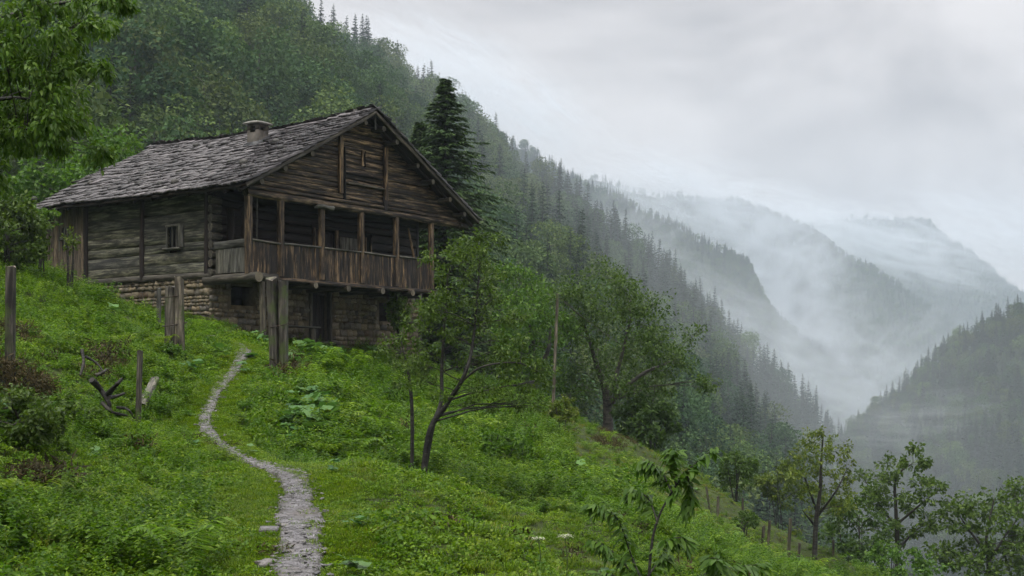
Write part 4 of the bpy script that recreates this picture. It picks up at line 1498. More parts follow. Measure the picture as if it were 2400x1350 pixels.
ring = [0, 1, 2, 3, 4, 9, 14, 19, 24, 23, 22, 21, 20, 15, 10, 5]
mb.add(np.vstack([Vt, Vb]), q, q[:, ::-1] + 25, [(ring[k], ring[(k + 1) % 16], ring[(k + 1) % 16] + 25, ring[k] + 25) for k in range(16)])
link("chimney_cap", mb.mesh("chimney_cap", M['cap']), chim, Matrix.Translation((0, 0, chh + 0.002)))
mb = MB()
mb.add([(-cw - 0.03, -cw - 0.03, -0.45), (cw + 0.03, -cw - 0.03, -0.1), (cw + 0.03, -cw - 0.03, 0.3), (-cw - 0.03, -cw - 0.03, 0.02), (-cw - 0.03, cw + 0.03, -0.45), (cw + 0.03, cw + 0.03, -0.1), (cw + 0.03, cw + 0.03, 0.3), (-cw - 0.03, cw + 0.03, 0.02)],
       [(0, 1, 2, 3), (5, 4, 7, 6), (4, 0, 3, 7), (1, 5, 6, 2), (3, 2, 6, 7), (4, 5, 1, 0)])
link("flashing", mb.mesh("flashing", M['lead']), chim)

HM = Matrix.Translation(H0) @ Matrix.Rotation(HROT, 4, 'Z')


def hw(x, y, z):
    return np.array(HM @ Vector((x, y, z)))


# --- stones weighting the roof, each lying loose on the shingles (photo pixel of each on the near slope)
def roof_hit(px, py):
    d = np.array([(px - 1200) / F, 1.0, (HZ - py) / F])
    Hi = np.array(HM.inverted())
    for t in np.arange(33, 52, 0.01):
        q = Hi[:3, :3] @ (d * t) + Hi[:3, 3]
        if q[0] > EAVE_X and q[2] < roof_z(q[0], q[1]) + 0.03:
            return q
    return None


rstones = [(80, 471, .15), (208, 420, .14), (212, 433, .14), (330, 433, .13), (305, 430, .11), (376, 433, .12), (411, 430, .14), (462, 345, .15), (481, 337, .12), (495, 349, .14), (571, 386, .17), (572, 396, .15), (649, 337, .16), (658, 350, .14), (668, 355, .11), (835, 266, .14), (410, 382, .12), (240, 400, .12)]
rs = sorted([r for r in rstones], key=lambda r: r[0])
RND = [unit(v) * 0.62 * (1 + HR.normal(size=(len(v), 1)) * 0.1) * 0.9 for v, f in STV]
ROCK = [mesh_np("roof_stone", RND[i_] * np.array([1, 0.85, 0.7]), [f], M['rock'], True) for i_, (v, f) in enumerate(STV)]
for i, (px, py, r) in enumerate(rs):
    q = roof_hit(px, py)
    if q is None:
        continue
    o = tag(link("roof_stone", ROCK[i % 8]), "dark loose stone weighting the shingle roof, %s from the left" % ORD[i], "stone", "stones weighting the roof")
    w = hw(q[0], q[1], float(roof_z(q[0], q[1])) + r * 0.55)
    o.location = w
    o.rotation_euler = (hr.uniform(-.3, .3), hr.uniform(-.3, .3), hr.uniform(0, 6))
    o.scale = (r * 1.7, r * 1.7, r * 1.9)

# ------------------------------------------------------------------ posts, logs and other wooden things outdoors


def on_ground(px, py, Y):
    q = P(px, py, Y)
    q[2] = g1(q[0], q[1])
    return q


def wood_piece(p0, p1, w, t, rng, sides=8, taper=1.0, rough=0.12, n=7):
    """a split, weathered post: uneven section, chipped top"""
    p0, p1 = np.asarray(p0, float), np.asarray(p1, float)
    L = np.linalg.norm(p1 - p0)
    mb = MB()
    ang = np.arange(sides) / sides * 2 * np.pi + 0.2
    prof = 1 + rng.normal(size=sides) * rough
    rings = []
    for i in range(n):
        f = i / (n - 1)
        k = (1 - f) + taper * f
        r = prof * (1 + rng.normal(size=sides) * rough * 0.25) * k
        c, s = np.sign(np.cos(ang)) * np.abs(np.cos(ang)) ** 0.6, np.sign(np.sin(ang)) * np.abs(np.sin(ang)) ** 0.6
        x = np.full(sides, -L / 2 + L * f) + (rng.normal(size=sides) * w * 0.13 if i == n - 1 else 0)
        rings.append(np.column_stack([x, c * r * t / 2, s * r * w / 2]))
    V = np.concatenate(rings)
    i, j = np.meshgrid(np.arange(n - 1), np.arange(sides), indexing='ij')
    i, j = i.ravel(), j.ravel()
    k = (j + 1) % sides
    mb.add(V, np.column_stack([i * sides + j, (i + 1) * sides + j, (i + 1) * sides + k, i * sides + k])[:, ::-1])
    mb.add(rings[-1], [list(range(sides))])
    return mb


def post_thing(name, label, cat, base_pt, top_px, top_py, w, t, mat, group=None, seed=1, taper=0.95, extra=None, wires=()):
    """an upright post from the ground to where its top stands"""
    g = np.random.default_rng(seed)
    Y = base_pt[1]
    topp = P(top_px, top_py, Y)
    p0 = np.array(base_pt) - np.array([0, 0, 0.35])
    root = tag(empty(name, base_pt), label, cat, group)
    m = frame_mtx(p0, topp, (1, 0, 0))
    o = link("shaft", wood_piece(p0, topp, w, t, g, taper=taper).mesh("shaft", mat), root)
    o.matrix_basis = Matrix.Translation(-Vector(base_pt)) @ m
    if extra:
        for (dx, dy, h0, h1, ww) in extra:
            a = np.array(base_pt) + np.array([dx, dy, h0])
            b = np.array(base_pt) + np.array([dx, dy, topp[2] - base_pt[2] + h1])
            e = link("slab", wood_piece(a, b, ww, t * 0.8, g).mesh("slab", mat), root)
            e.matrix_basis = Matrix.Translation(-Vector(base_pt)) @ frame_mtx(a, b, (1, 0, 0))
    for (h, cx, r) in wires:
        mb = MB()
        an = np.linspace(0, 2 * np.pi, 15)
        tube(mb, np.column_stack([cx + np.cos(an) * r, np.sin(an) * r * 0.75, h + 0.05 * np.sin(an + 1)]), 0.012, 4)
        link("wire", mb.mesh("wire", M['wire']), root)
    return root


bL = on_ground(397, 815, 28.3)
post_thing("gate_post", "shorter dark split gate post left of the path, wired to its taller neighbour", "post", bL, 399, 672, 0.24, 0.2, M['fence'], "gate posts", 1, wires=((1.33, 0.12, 0.28), (0.68, 0.12, 0.28)))
bL2 = on_ground(422, 825, 28.2)
post_thing("gate_post", "taller grey split gate post left of the path in front of stone base", "post", bL2, 420, 650, 0.22, 0.18, M['fence'], "gate posts", 2)
bR = on_ground(646, 832, 28.6)
post_thing("gate_post", "thick mossy gate post right of the path under the balcony corner", "post", bR, 634, 652, 0.29, 0.24, M['fence'], "gate posts", 3, extra=[(0.17, 0.012, -0.3, -0.06, 0.22)], wires=((1.05, 0.06, 0.23),))
bb = on_ground(20, 925, 17.6)
post_thing("fence_post", "tall weathered fence post at the left edge rising from brown bracken", "post", bb, 24, 625, 0.135, 0.12, M['fence'], "fence posts", 4)
bb = on_ground(322, 1000, 20.6)
post_thing("fence_post", "single slim fence post left of the path beside the dead branches", "post", bb, 328, 822, 0.1, 0.09, M['fence'], "fence posts", 5)
bb = on_ground(372, 735, 34.6)
post_thing("fence_post", "short pale stake standing against the stone base behind the gate posts", "post", bb, 373, 675, 0.13, 0.06, M['greyboard'], "fence posts", 6)
bb = on_ground(662, 778, 36.0)
post_thing("leaning_board", "rounded grey board behind the thick mossy gate post", "board", bb, 664, 722, 0.12, 0.04, M['greyboard'], None, 7)
right_posts = [((1668, 1172), (1655, 1141), 40.0, .1, "thin leaning stake highest on the grassy crest right of the sapling"), ((1679, 1205), (1683, 1163), 38.5, .12, "short brown stake just below the leaning stake on the crest"),
               ((1740, 1198), (1741, 1167), 39.5, .12, "lone upright stake beside the dark bush on the crest"), ((1783, 1285), (1790, 1232), 37.5, .14, "left post of the close pair below the bush"),
               ((1797, 1272), (1804, 1220), 38.2, .13, "right post of the close pair below the bush"), ((1845, 1302), (1853, 1214), 38.0, .14, "tallest brown fence post on the grassy crest"),
               ((1868, 1342), (1874, 1272), 37.0, .13, "lowest fence post on the crest near the slender tree"), ((1953, 1296), (1953, 1265), 42.0, .11, "rightmost small stake right of the slender tree")]
for i, ((bx, by), (tx, ty), Y, w, lab) in enumerate(right_posts):
    q = on_ground(bx, by, Y)
    post_thing("fence_post", lab, "post", q, tx, ty, w * 0.72, w * 0.65, M['fencebrown'], "fence posts on the right crest", 20 + i)
# leaning pole with a sagging wire
bb = on_ground(1294, 955, 40.5)
pole = post_thing("leaning_pole", "thin bare leaning pole between the two leafy tree groups", "pole", bb, 1307, 688, 0.13, 0.12, M['fence'], None, 40, taper=0.8)
t0, t1 = P(1307, 695, 40.5), P(1560, 850, 60)
mb = MB()
tt = np.linspace(0, 1, 14)[:, None]
wp = t0 + (t1 - t0) * tt
wp[:, 2] -= np.sin(tt[:, 0] * np.pi) * 0.35
tube(mb, wp - bb, 0.012, 4)
link("cable", mb.mesh("cable", M['wire']), pole)
# plank bench beside the cellar door
bn = tag(empty("bench", hw(3.3, IN - 0.5, 1.05)), "rough grey plank bench on short legs beside the cellar door", "bench")
bn.rotation_euler = (0, 0, HROT)
zb = g1(*hw(3.3, IN - 0.5, 1.0)[:2]) - 1.05
plank("seat", bn, (-0.95, 0, zb + 0.52), (0.75, 0, zb + 0.5), 0.05, 0.3, M['greyboard'], jit=0.006)
for x in (-0.7, 0.55):
    plank("leg", bn, (x, 0, zb - 0.2), (x, 0, zb + 0.475), 0.22, 0.12, M['beam'], up=(1, 0, 0))
# dead branches, a bleached log and a stump by the fence post
g = np.random.default_rng(61)
dbp = on_ground(255, 935, 20.5)
db = tag(empty("dead_branches", dbp), "dark forked dead branches lying left of the slim fence post", "branch")
mb = MB()
for pts, r in (([(215, 890), (235, 912), (255, 945), (258, 960)], .075), ([(252, 925), (270, 905), (288, 886)], .065), ([(256, 932), (275, 928), (292, 922)], .055), ([(275, 955), (300, 960), (318, 985)], .035), ([(240, 945), (262, 965), (300, 975)], .05),
               ([(192, 820), (196, 850), (188, 880)], .05), ([(200, 835), (225, 850), (243, 872)], .035), ([(225, 880), (243, 872), (248, 866)], .05)):
    tube(mb, catmull([P(x, y, 20.4 + g.uniform(-.25, .25)) - dbp for x, y in pts], 4), r * 0.62 * np.linspace(1.15, 0.6, (len(pts) - 1) * 4 + 1) * g.uniform(0.85, 1.15, (len(pts) - 1) * 4 + 1), 7)
link("branch", mb.mesh("branch", M['bark']), db)
lg = on_ground(345, 915, 22.5)
a, b = P(330, 945, 21.8), P(362, 890, 23.8)
a[2], b[2] = g1(a[0], a[1]) + 0.14, g1(b[0], b[1]) + 0.14
mb = wood_piece(a, b, 0.17, 0.17, g)
o = tag(link("fallen_log", mb.mesh("fallen_log", M['greyboard'])), "bleached grey log lying on the grass behind the slim fence post", "log")
o.matrix_basis = frame_mtx(a, b, (0, 0, 1))
# flat stones beside the path
for i, (px, py, Y, sx, sy, lab) in enumerate([(632, 1247, 11.6, .14, .09, "pale flat stone in the grass left of the path"), (622, 1331, 10.3, .12, .08, "pale flat stone at the path's left edge near the bottom"),
                                              (488, 793, 33.0, .5, .35, "flat grey stone at the head of the path by the gate posts")]):
    q = on_ground(px, py, Y)
    o = tag(link("flat_stone", mesh_np("flat_stone", STV[i][0], [STV[i][1]], M['flag'])), lab, "stone", "flat stones by the path")
    o.location = q + np.array([0, 0, 0.03])
    o.rotation_euler = (0.05, -0.03, i * 1.1)
    o.scale = (sx * 1.3, sy * 1.3, 0.07)

# ------------------------------------------------------------------ trees and shrubs near the house

def pxc(lst, Y, dy, rr, rng):
    """crown clumps around photo-known spots, spread in depth"""
    out = []
    for c in lst:
        q = P(c[0], c[1], Y + rng.uniform(-dy, dy))
        out.append((*q, (c[2] if len(c) > 2 else 1.0) * rr * rng.uniform(0.8, 1.2)))
    return np.array(out)


# slender multi-stemmed tree in front of the house
g = np.random.default_rng(301)
Yt = 20.8
spots = [(1128, 548, .8), (1105, 575), (1075, 590), (1140, 590), (1050, 612), (1120, 622), (1155, 635), (1030, 645), (1085, 650), (1140, 670), (1045, 690), (1110, 700), (1160, 700, .9), (1010, 725), (1070, 735), (1135, 745), (1185, 750), (995, 770), (1050, 785),
         (1110, 790), (1170, 800), (1225, 800), (935, 795), (955, 760), (925, 840), (960, 860), (1015, 835), (1075, 845), (1140, 850), (1200, 850), (1250, 850), (1275, 900), (1225, 900), (1165, 905), (1105, 905), (1210, 950), (1255, 945), (1150, 955), (985, 900, .8), (1280, 870), (940, 900, .8),
         (1100, 950, .8), (1040, 745), (1090, 760), (1020, 690), (970, 810), (1190, 880)]
cl = pxc(spots, Yt, 0.8, 0.25, g)
cl2 = cl.copy()
cl2[:, :3] += np.clip(g.normal(size=(len(cl), 3)), -1.5, 1.5) * 0.2
b0 = on_ground(985, 1090, Yt)
b1 = on_ground(964, 1085, Yt + 0.3)
stems = [([b0 + [0, 0, -.2], P(1005, 1020, Yt), P(1045, 950, Yt), P(1088, 880, Yt - .2), P(1110, 790, Yt), P(1125, 600, Yt)], [.06, .052, .044, .035, .025, .01]),
         ([b0 + [-.05, 0.05, -.2], P(1012, 1010, Yt + .1), P(1034, 940, Yt + .3), P(1036, 850, Yt + .5), P(1050, 640, Yt + .4)], [.045, .04, .035, .03, .01]),
         ([b1 + [0, 0, -.2], P(966, 980, Yt + .3), P(958, 880, Yt + .3), P(940, 800, Yt + .3)], [.036, .033, .025, .01]),
         ([P(1075, 900, Yt - .1), P(1130, 860, Yt - .4), P(1210, 850, Yt - .5), P(1260, 870, Yt - .5)], [.022, .018, .013, .006])]
w, l = crown(stems, np.vstack([cl, cl2[::2]]), g, (0.072, 0.036), 118, 0.8, droop=0.4)
tree_thing("slender_tree", "dark multi-stemmed leafy tree in front of the balcony's right end", "tree", b0, w, l, M['bark'], M['l_dark'])

# pair of broad trees right of the pole
g = np.random.default_rng(302)
for nm, lab, Yt, base_px, tops, crad, stem_pts, seed in (
    ("broad_tree", "spreading broadleaf tree right of the leaning pole with thick dark trunk", 52, (1425, 1012),
     [(1340, 680, 1), (1390, 680, 1), (1420, 720, 1), (1470, 700, 1), (1500, 720, .9), (1330, 730, 1), (1380, 745, 1.1), (1440, 765, 1.1), (1510, 760, 1), (1540, 790, .8), (1350, 790, 1.1), (1410, 810, 1.1), (1470, 820, 1.1), (1540, 830, 1), (1580, 830, .8), (1340, 850, 1.1),
      (1395, 865, 1.1), (1460, 880, 1.1), (1520, 880, 1), (1575, 870, .8), (1350, 905, 1), (1560, 910, .7), (1490, 920, .8), (1600, 850, .6), (1380, 920, .8), (1450, 730, 1)], 0.95,
     [[(1425, 1012), (1422, 930), (1400, 860), (1370, 760)], [(1424, 940), (1450, 860), (1480, 740)], [(1424, 950), (1500, 880), (1580, 845)]], 1),
    ("broad_tree", "rounded light green tree left of the leaning pole behind the dark slender tree", 50, (1252, 980),
     [(1240, 665, 1), (1205, 690, 1), (1270, 690, 1), (1240, 720, 1.1), (1190, 740, 1), (1285, 745, 1), (1230, 770, 1.1), (1270, 800, 1.1), (1200, 800, 1), (1240, 840, 1.1), (1290, 850, 1), (1215, 870, 1), (1265, 890, 1), (1180, 850, .9), (1300, 900, .8), (1310, 800, .8)], 0.9,
     [[(1252, 980), (1250, 880), (1245, 780), (1240, 690)], [(1250, 890), (1285, 820), (1290, 750)]], 2)):
    g = np.random.default_rng(310 + seed)
    cl = pxc(tops, Yt, 2.6, crad, g)
    c2 = cl.copy()
    c2[:, :3] += np.clip(g.normal(size=(len(cl), 3)), -1.2, 1.2) * 0.7
    bs = on_ground(base_px[0], base_px[1], Yt)
    st = []
    for i, s in enumerate(stem_pts):
        pts = [P(x, y, Yt + g.uniform(-.5, .5) * (j > 0)) for j, (x, y) in enumerate(s)]
        if i == 0:
            pts[0] = bs + [0, 0, -.3]
        st.append((pts, list(np.linspace(.26 if i == 0 else .13, .04, len(pts)))))
    w, l = crown(st, np.vstack([cl, c2]), g, (0.16, 0.09), 230, 0.75, droop=0.35, up=0.8)
    tree_thing(nm, lab, "tree", bs, w, l, M['barkpale'], M['l_dark'] if seed == 1 else M['l_mid'])


def bush(name, label, cat, px, py, Y, w_, h_, n_, leaf, per, mat, seed, cr=0.3, dy=None, group=None, bark='bark', lift=0.5, snap=False):
    """a rounded shrub whose middle stands at the photo spot"""
    g = np.random.default_rng(seed)
    c = P(px, py, Y)
    z0 = g1(c[0], c[1])
    if snap:
        c[2] = z0 + h_ * 0.33
    bs = np.array([c[0], c[1], z0])
    rad = np.array([w_ / 2, (dy or w_) / 2, h_ / 2])
    cl = blob_clusters(c, rad, n_, cr, g)
    st = []
    for k in range(4):
        tip = c + g.normal(size=3) * rad * 0.4 + [0, 0, rad[2] * lift]
        st.append(([bs + [g.uniform(-.1, .1), g.uniform(-.1, .1), -.2], (bs * 0.5 + tip * 0.5) + g.normal(size=3) * 0.1 * w_ / 2, tip], [0.02 + 0.012 * h_, 0.012 + .007 * h_, 0.01]))
    w, l = crown(st, cl, g, leaf, per, 0.8, droop=0.35, up=0.7)
    return tree_thing(name, label, cat, bs, w, l, M[bark], mat, group, ("stem", "foliage"))


def small_tree(name, label, base, top, spots, Y, dy, cr, leaf, per, mat, seed, r0, limbs=(), bark='bark'):
    g = np.random.default_rng(seed)
    bs = on_ground(base[0], base[1], Y)
    cl = pxc(spots, Y, dy, cr, g)
    c2 = cl.copy()
    c2[:, :3] += g.normal(size=(len(cl), 3)) * cr * 0.8
    pts = [bs + [0, 0, -.3]] + [P(x, y, Y) for x, y in top]
    st = [(pts, list(np.linspace(r0, r0 * .2, len(pts))))]
    for lm in limbs:
        st.append(([P(x, y, Y + g.uniform(-.4, .4)) for x, y in lm], list(np.linspace(r0 * .5, r0 * .12, len(lm)))))
    w, l = crown(st, np.vstack([cl, c2]), g, leaf, per, 0.75, droop=0.3, up=0.7)
    return tree_thing(name, label, "tree", bs, w, l, M[bark], mat)


small_tree("young_tree", "slender thin-crowned young tree on the grassy crest at right", (1908, 1312), [(1912, 1230), (1922, 1150), (1925, 1080), (1930, 1010)],
           [(1930, 1012, .8), (1900, 1035), (1955, 1040), (1880, 1065), (1930, 1060), (1970, 1070), (1870, 1100), (1910, 1105), (1960, 1105), (1990, 1095, .7), (1890, 1140), (1945, 1145), (1985, 1135, .8), (1975, 1180), (1915, 1180), (1880, 1170, .8), (1950, 1200), (1900, 1215, .8), (1995, 1160, .7)], 41, 1.0, 0.42, (0.13, 0.07), 70, M['l_yel'], 331, .1,
           [[(1915, 1200), (1890, 1130), (1870, 1080)], [(1916, 1210), (1960, 1150), (1985, 1100)], [(1912, 1235), (1880, 1195)]])
small_tree("valley_tree", "flat-layered tree right of the slender young tree below the crest", (2105, 1420), [(2103, 1300), (2100, 1200), (2100, 1120), (2140, 1085)],
           [(2140, 1090, .9), (2110, 1095), (2165, 1080, .7), (2050, 1120), (2090, 1130), (2150, 1130), (2040, 1150), (2070, 1160), (2120, 1165), (2170, 1150), (2030, 1180, .8), (2130, 1195), (2080, 1200), (2170, 1210, .8), (2045, 1225), (2100, 1240), (2150, 1250, .8)], 54, 1.6, 0.55, (0.2, 0.12), 90, M['l_dark'], 332, .13,
           [[(2101, 1230), (2160, 1180), (2200, 1150)], [(2101, 1240), (2060, 1180), (2035, 1150)], [(2103, 1290), (2150, 1240), (2190, 1225)]])
small_tree("valley_tree", "bushy dark green tree cut by the right picture edge", (2320, 1480), [(2318, 1350), (2312, 1260), (2330, 1170)],
           [(2330, 1165), (2290, 1175), (2375, 1170), (2260, 1205), (2310, 1205), (2355, 1205), (2395, 1200), (2240, 1240), (2285, 1245), (2330, 1240), (2375, 1245), (2255, 1285), (2300, 1290), (2345, 1285), (2390, 1285), (2240, 1320), (2285, 1330), (2330, 1330), (2375, 1330), (2225, 1290, .8), (2410, 1250), (2420, 1310)], 52, 1.8, 0.62, (0.2, 0.13), 105, M['l_dark'], 333, .14,
           [[(2315, 1300), (2270, 1240), (2250, 1210)], [(2315, 1320), (2360, 1250), (2390, 1210)]])
bush("shrub", "leafy shrub between the slender young tree and the flat-layered tree", "shrub", 2010, 1240, 50, 3.0, 3.4, 26, (0.19, 0.12), 95, M['l_dark'], 341, .55)
bush("shrub", "low green shrub at the bottom edge right of the crest", "shrub", 2090, 1325, 46, 3.6, 1.6, 26, (0.17, 0.11), 90, M['l_mid'], 342, .45)
bush("shrub", "rounded dark bush on the crest above the stakes", "shrub", 1722, 1103, 46, 1.7, 1.3, 24, (0.13, 0.075), 95, M['l_dark'], 343, .32)
bush("shrub", "green bush under the broad tree right of the thick trunk", "shrub", 1520, 1000, 50, 2.6, 2.6, 30, (0.19, 0.12), 100, M['l_dark'], 344, .5)
bush("shrub", "tangled low shrub beside the lone stake on the crest", "shrub", 1745, 1222, 37.5, 0.85, 0.5, 16, (0.09, 0.05), 70, M['l_dark'], 345, .16)
bush("shrub", "yellow-green shrub at the foot of the leaning pole", "shrub", 1322, 968, 38, 0.85, 0.8, 18, (0.10, 0.06), 90, M['l_yel'], 346, .2)
bush("shrub", "small yellowish tree shrub beyond the bush at the valley edge", "shrub", 1840, 1120, 60, 2.6, 2.6, 22, (0.2, 0.12), 80, M['l_yel'], 347, .5)
bush("elder_bush", "lush green bush filling the left edge beside the house wall", "bush", 25, 550, 33, 1.7, 1.8, 34, (0.13, 0.075), 130, M['l_dark'], 348, .34)
bush("elder_bush", "leafy bush under the low left end of the roof", "bush", 95, 505, 34.5, 0.9, 0.6, 12, (0.12, 0.06), 70, M['l_mid'], 349, .22)
bush("elder_bush", "thin sapling bush with sparse leaves before the board lean-to", "bush", 165, 560, 33.5, 0.6, 0.8, 6, (0.1, 0.05), 34, M['l_yel'], 350, .22)
bush("dead_bush", "brown dead bracken heaped round the tall left fence post", "bracken", 28, 865, 17.3, 1.1, 1.0, 40, (0.09, 0.018), 110, M['dead'], 355, .2, snap=True)
bush("bank_growth", "dark leafy growth on the bank under the tall left fence post", "shrub", 55, 985, 15.6, 1.3, 0.55, 34, (0.075, 0.045), 110, M['l_dark'], 356, .2, snap=True)
bush("bank_growth", "tangled dark herbs left of the dead branches", "shrub", 150, 880, 19.5, 1.0, 0.5, 26, (0.08, 0.045), 100, M['l_dark'], 357, .2, snap=True)
bush("bank_growth", "leafy clump at the foot of the two wired gate posts", "shrub", 402, 822, 27.6, 0.55, 0.35, 12, (0.09, 0.05), 80, M['l_mid'], 358, .14, snap=True)
bush("ivy_bush", "dark ivy climbing the right end of the stone base", "ivy", 935, 712, 41.8, 0.65, 1.9, 26, (0.09, 0.07), 110, M['l_dark'], 351, .22)
bush("bramble_bush", "dark bramble mound at the foot of the stone wall right end", "shrub", 960, 840, 37, 1.6, 1.3, 24, (0.1, 0.06), 110, M['l_dark'], 352, .3, snap=True)
bush("bramble_bush", "low leafy bramble on the slope left of the slender tree stems", "shrub", 890, 930, 30, 1.7, 0.9, 24, (0.1, 0.06), 100, M['herb2'], 353, .28, snap=True)
bush("bramble_bush", "leafy mound between the pole foot and the dark slender tree", "shrub", 1180, 1000, 27, 1.6, 0.9, 24, (0.1, 0.055), 100, M['herb2'], 354, .26, snap=True)
small_tree("leafy_tree", "fresh green tree behind the low left end of the roof", (160, 560), [(165, 470), (175, 400), (190, 340)],
           [(250, 335), (215, 350), (280, 365), (180, 380), (235, 385), (290, 400), (130, 410), (190, 415), (250, 420), (100, 440), (160, 445), (60, 450), (90, 480), (40, 490), (140, 480), (225, 400), (310, 380, .8), (50, 420, .8)], 50, 2.0, 0.9, (0.22, 0.14), 150, M['l_mid'], 361, .16,
           [[(168, 450), (230, 400), (280, 360)], [(166, 470), (110, 440), (60, 430)]])

# the tree overhanging the top left corner, its trunk outside the picture
g = np.random.default_rng(371)
Yt = 12.0
bs = np.array([-6.9, Yt, g1(-6.9, Yt)])
spots = [(30, 20), (90, 15), (150, 20), (190, 10, .7), (250, 0, .5), (275, -5, .5), (20, 70), (75, 70), (130, 75), (180, 70, .7), (30, 120), (90, 125), (150, 115), (190, 150, .8), (150, 165), (200, 165, .6), (30, 170), (90, 180), (20, 220), (60, 215), (110, 225), (150, 240), (30, 265), (80, 270), (130, 275), (175, 290, .8),
         (50, 310), (100, 320), (20, 320), (-40, 60), (-40, 160), (-40, 250), (-60, 330), (60, 340, .7), (-30, 380, .8), (120, 330, .6)]
cl = pxc(spots, Yt, 0.7, 0.20, g)
c2 = cl.copy()
c2[:, :3] += g.normal(size=(len(cl), 3)) * 0.17
trunk_top = np.array([-6.6, Yt, 3.9])
st = [([bs + [0, 0, -.3], bs + [0.1, 0, 2.0], np.array([-6.7, Yt, 2.6]), trunk_top], [.16, .14, .11, .06]),
      ([np.array([-6.72, Yt, 2.3]), P(-60, 170, Yt), P(60, 120, Yt), P(170, 70, Yt)], [.035, .028, .018, .006]),
      ([np.array([-6.72, Yt, 1.9]), P(-80, 260, Yt + .2), P(50, 230, Yt + .2), P(150, 270, Yt + .2)], [.035, .026, .016, .006]),
      ([np.array([-6.72, Yt, 1.6]), P(-60, 320, Yt - .2), P(40, 300, Yt - .2), P(110, 320, Yt - .2)], [.03, .022, .014, .006]),
      ([np.array([-6.62, Yt, 3.4]), P(0, 40, Yt + .3), P(130, 10, Yt + .3), P(260, -10, Yt + .3)], [.05, .035, .02, .006])]
w, l = crown(st, np.vstack([cl, c2]), g, (0.058, 0.027), 200, 0.8, style='blade', droop=0.6, up=0.8)
tree_thing("overhanging_tree", "bright leafy branches hanging into the top left corner", "tree", bs, w, l, M['bark'], M['l_mid'])

# tall spruce and its smaller neighbour behind the house
for nm, lab, px, Y, top_y, base_y, seed, rad in (("spruce", "tall dark spruce standing behind the right slope of the roof", 1044, 56, 190, 800, 381, 7.8), ("spruce", "small dark spruce beside the tall spruce, just over the roof edge", 985, 58, 290, 800, 382, 4.8)):
    top = P(px, top_y, Y)
    z0 = g1(top[0], top[1])
    h = top[2] - z0
    w, l = conifer(seed, h=h, rad=rad, nw=54, nb=9, steps=15, lf=0.03, lmin=0.26, wf=0.3, droop=0.38, start=0.1, side=2, pw=0.95)
    t = tag(empty(nm, (top[0], Y, z0)), lab, "conifer")
    link("trunk", w.mesh("trunk", M['bark']), t)
    link("crown", l.mesh("crown", M['l_spruce']), t)
# small firs standing below the crest and in the valley
for i, (px, ty, Y, h, lab) in enumerate([(1600, 985, 62, 5.5, "small fir right of the broad tree at the crest"), (1782, 920, 230, 13, "dark fir standing out below the near ridge's foot"), (1912, 955, 420, 13, "lone conifer at the foot of the near ridge by the fog"),
                                         (2052, 1035, 300, 11, "left of two hazy firs above the flat-layered tree"), (2081, 1025, 305, 12, "right of two hazy firs above the flat-layered tree"), (2226, 985, 330, 14, "tall hazy fir in the right slope's foreground"),
                                         (2290, 980, 335, 14, "hazy fir right of the tall foreground fir on the right slope"), (2345, 960, 330, 15, "hazy fir near the right edge in the slope's foreground")]):
    if Y < 100:
        top = P(px, ty, Y)
        q = np.array([top[0], Y, g1(top[0], Y)])
    else:
        rd = RE if px > 2000 else RA
        aa, bb_ = np.meshgrid(np.linspace(0, 1, 260), np.linspace(0.02, 0.98, 160))
        S = rd.at(aa.ravel(), bb_.ravel())
        ex_, ey_ = 1200 + S[:, 0] / S[:, 1] * F - px, HZ - (S[:, 2] + h) / S[:, 1] * F - ty
        q = S[(np.abs(ex_) + np.abs(ey_)).argmin()]
    hh = float(np.clip((HZ - ty) / F * q[1] - q[2], h * 0.8, h * 1.25))
    forest_tree('f', i % 5, (q[0], q[1], q[2] - 0.2), (0, 0, i * 1.3), (hh / 13 * 1.15, hh / 13 * 1.15, hh / 13), lab, "firs beyond the crest")

# chestnut sapling in the right foreground
g = np.random.default_rng(391)
Yt = 9.3
bs = on_ground(1515, 1420, Yt)
shoots = [[(1515, 1420), (1525, 1300), (1545, 1210), (1590, 1130), (1625, 1090), (1672, 1052)], [(1575, 1155), (1555, 1115), (1530, 1090), (1505, 1085)], [(1585, 1140), (1575, 1090), (1580, 1062), (1575, 1058)], [(1540, 1220), (1520, 1170), (1490, 1150), (1475, 1150)],
          [(1610, 1110), (1620, 1160), (1612, 1190)], [(1512, 1380), (1475, 1290), (1450, 1220), (1415, 1190), (1385, 1188)], [(1527, 1290), (1570, 1265), (1600, 1260), (1612, 1268)], [(1512, 1400), (1470, 1330), (1420, 1280), (1385, 1270)],
          [(1560, 1400), (1640, 1350), (1720, 1330), (1790, 1322)], [(1518, 1350), (1550, 1310), (1560, 1300)], [(1700, 1335), (1680, 1310), (1660, 1308)], [(1512, 1390), (1440, 1350), (1400, 1345)]]
wd, lv = MB(), MB()
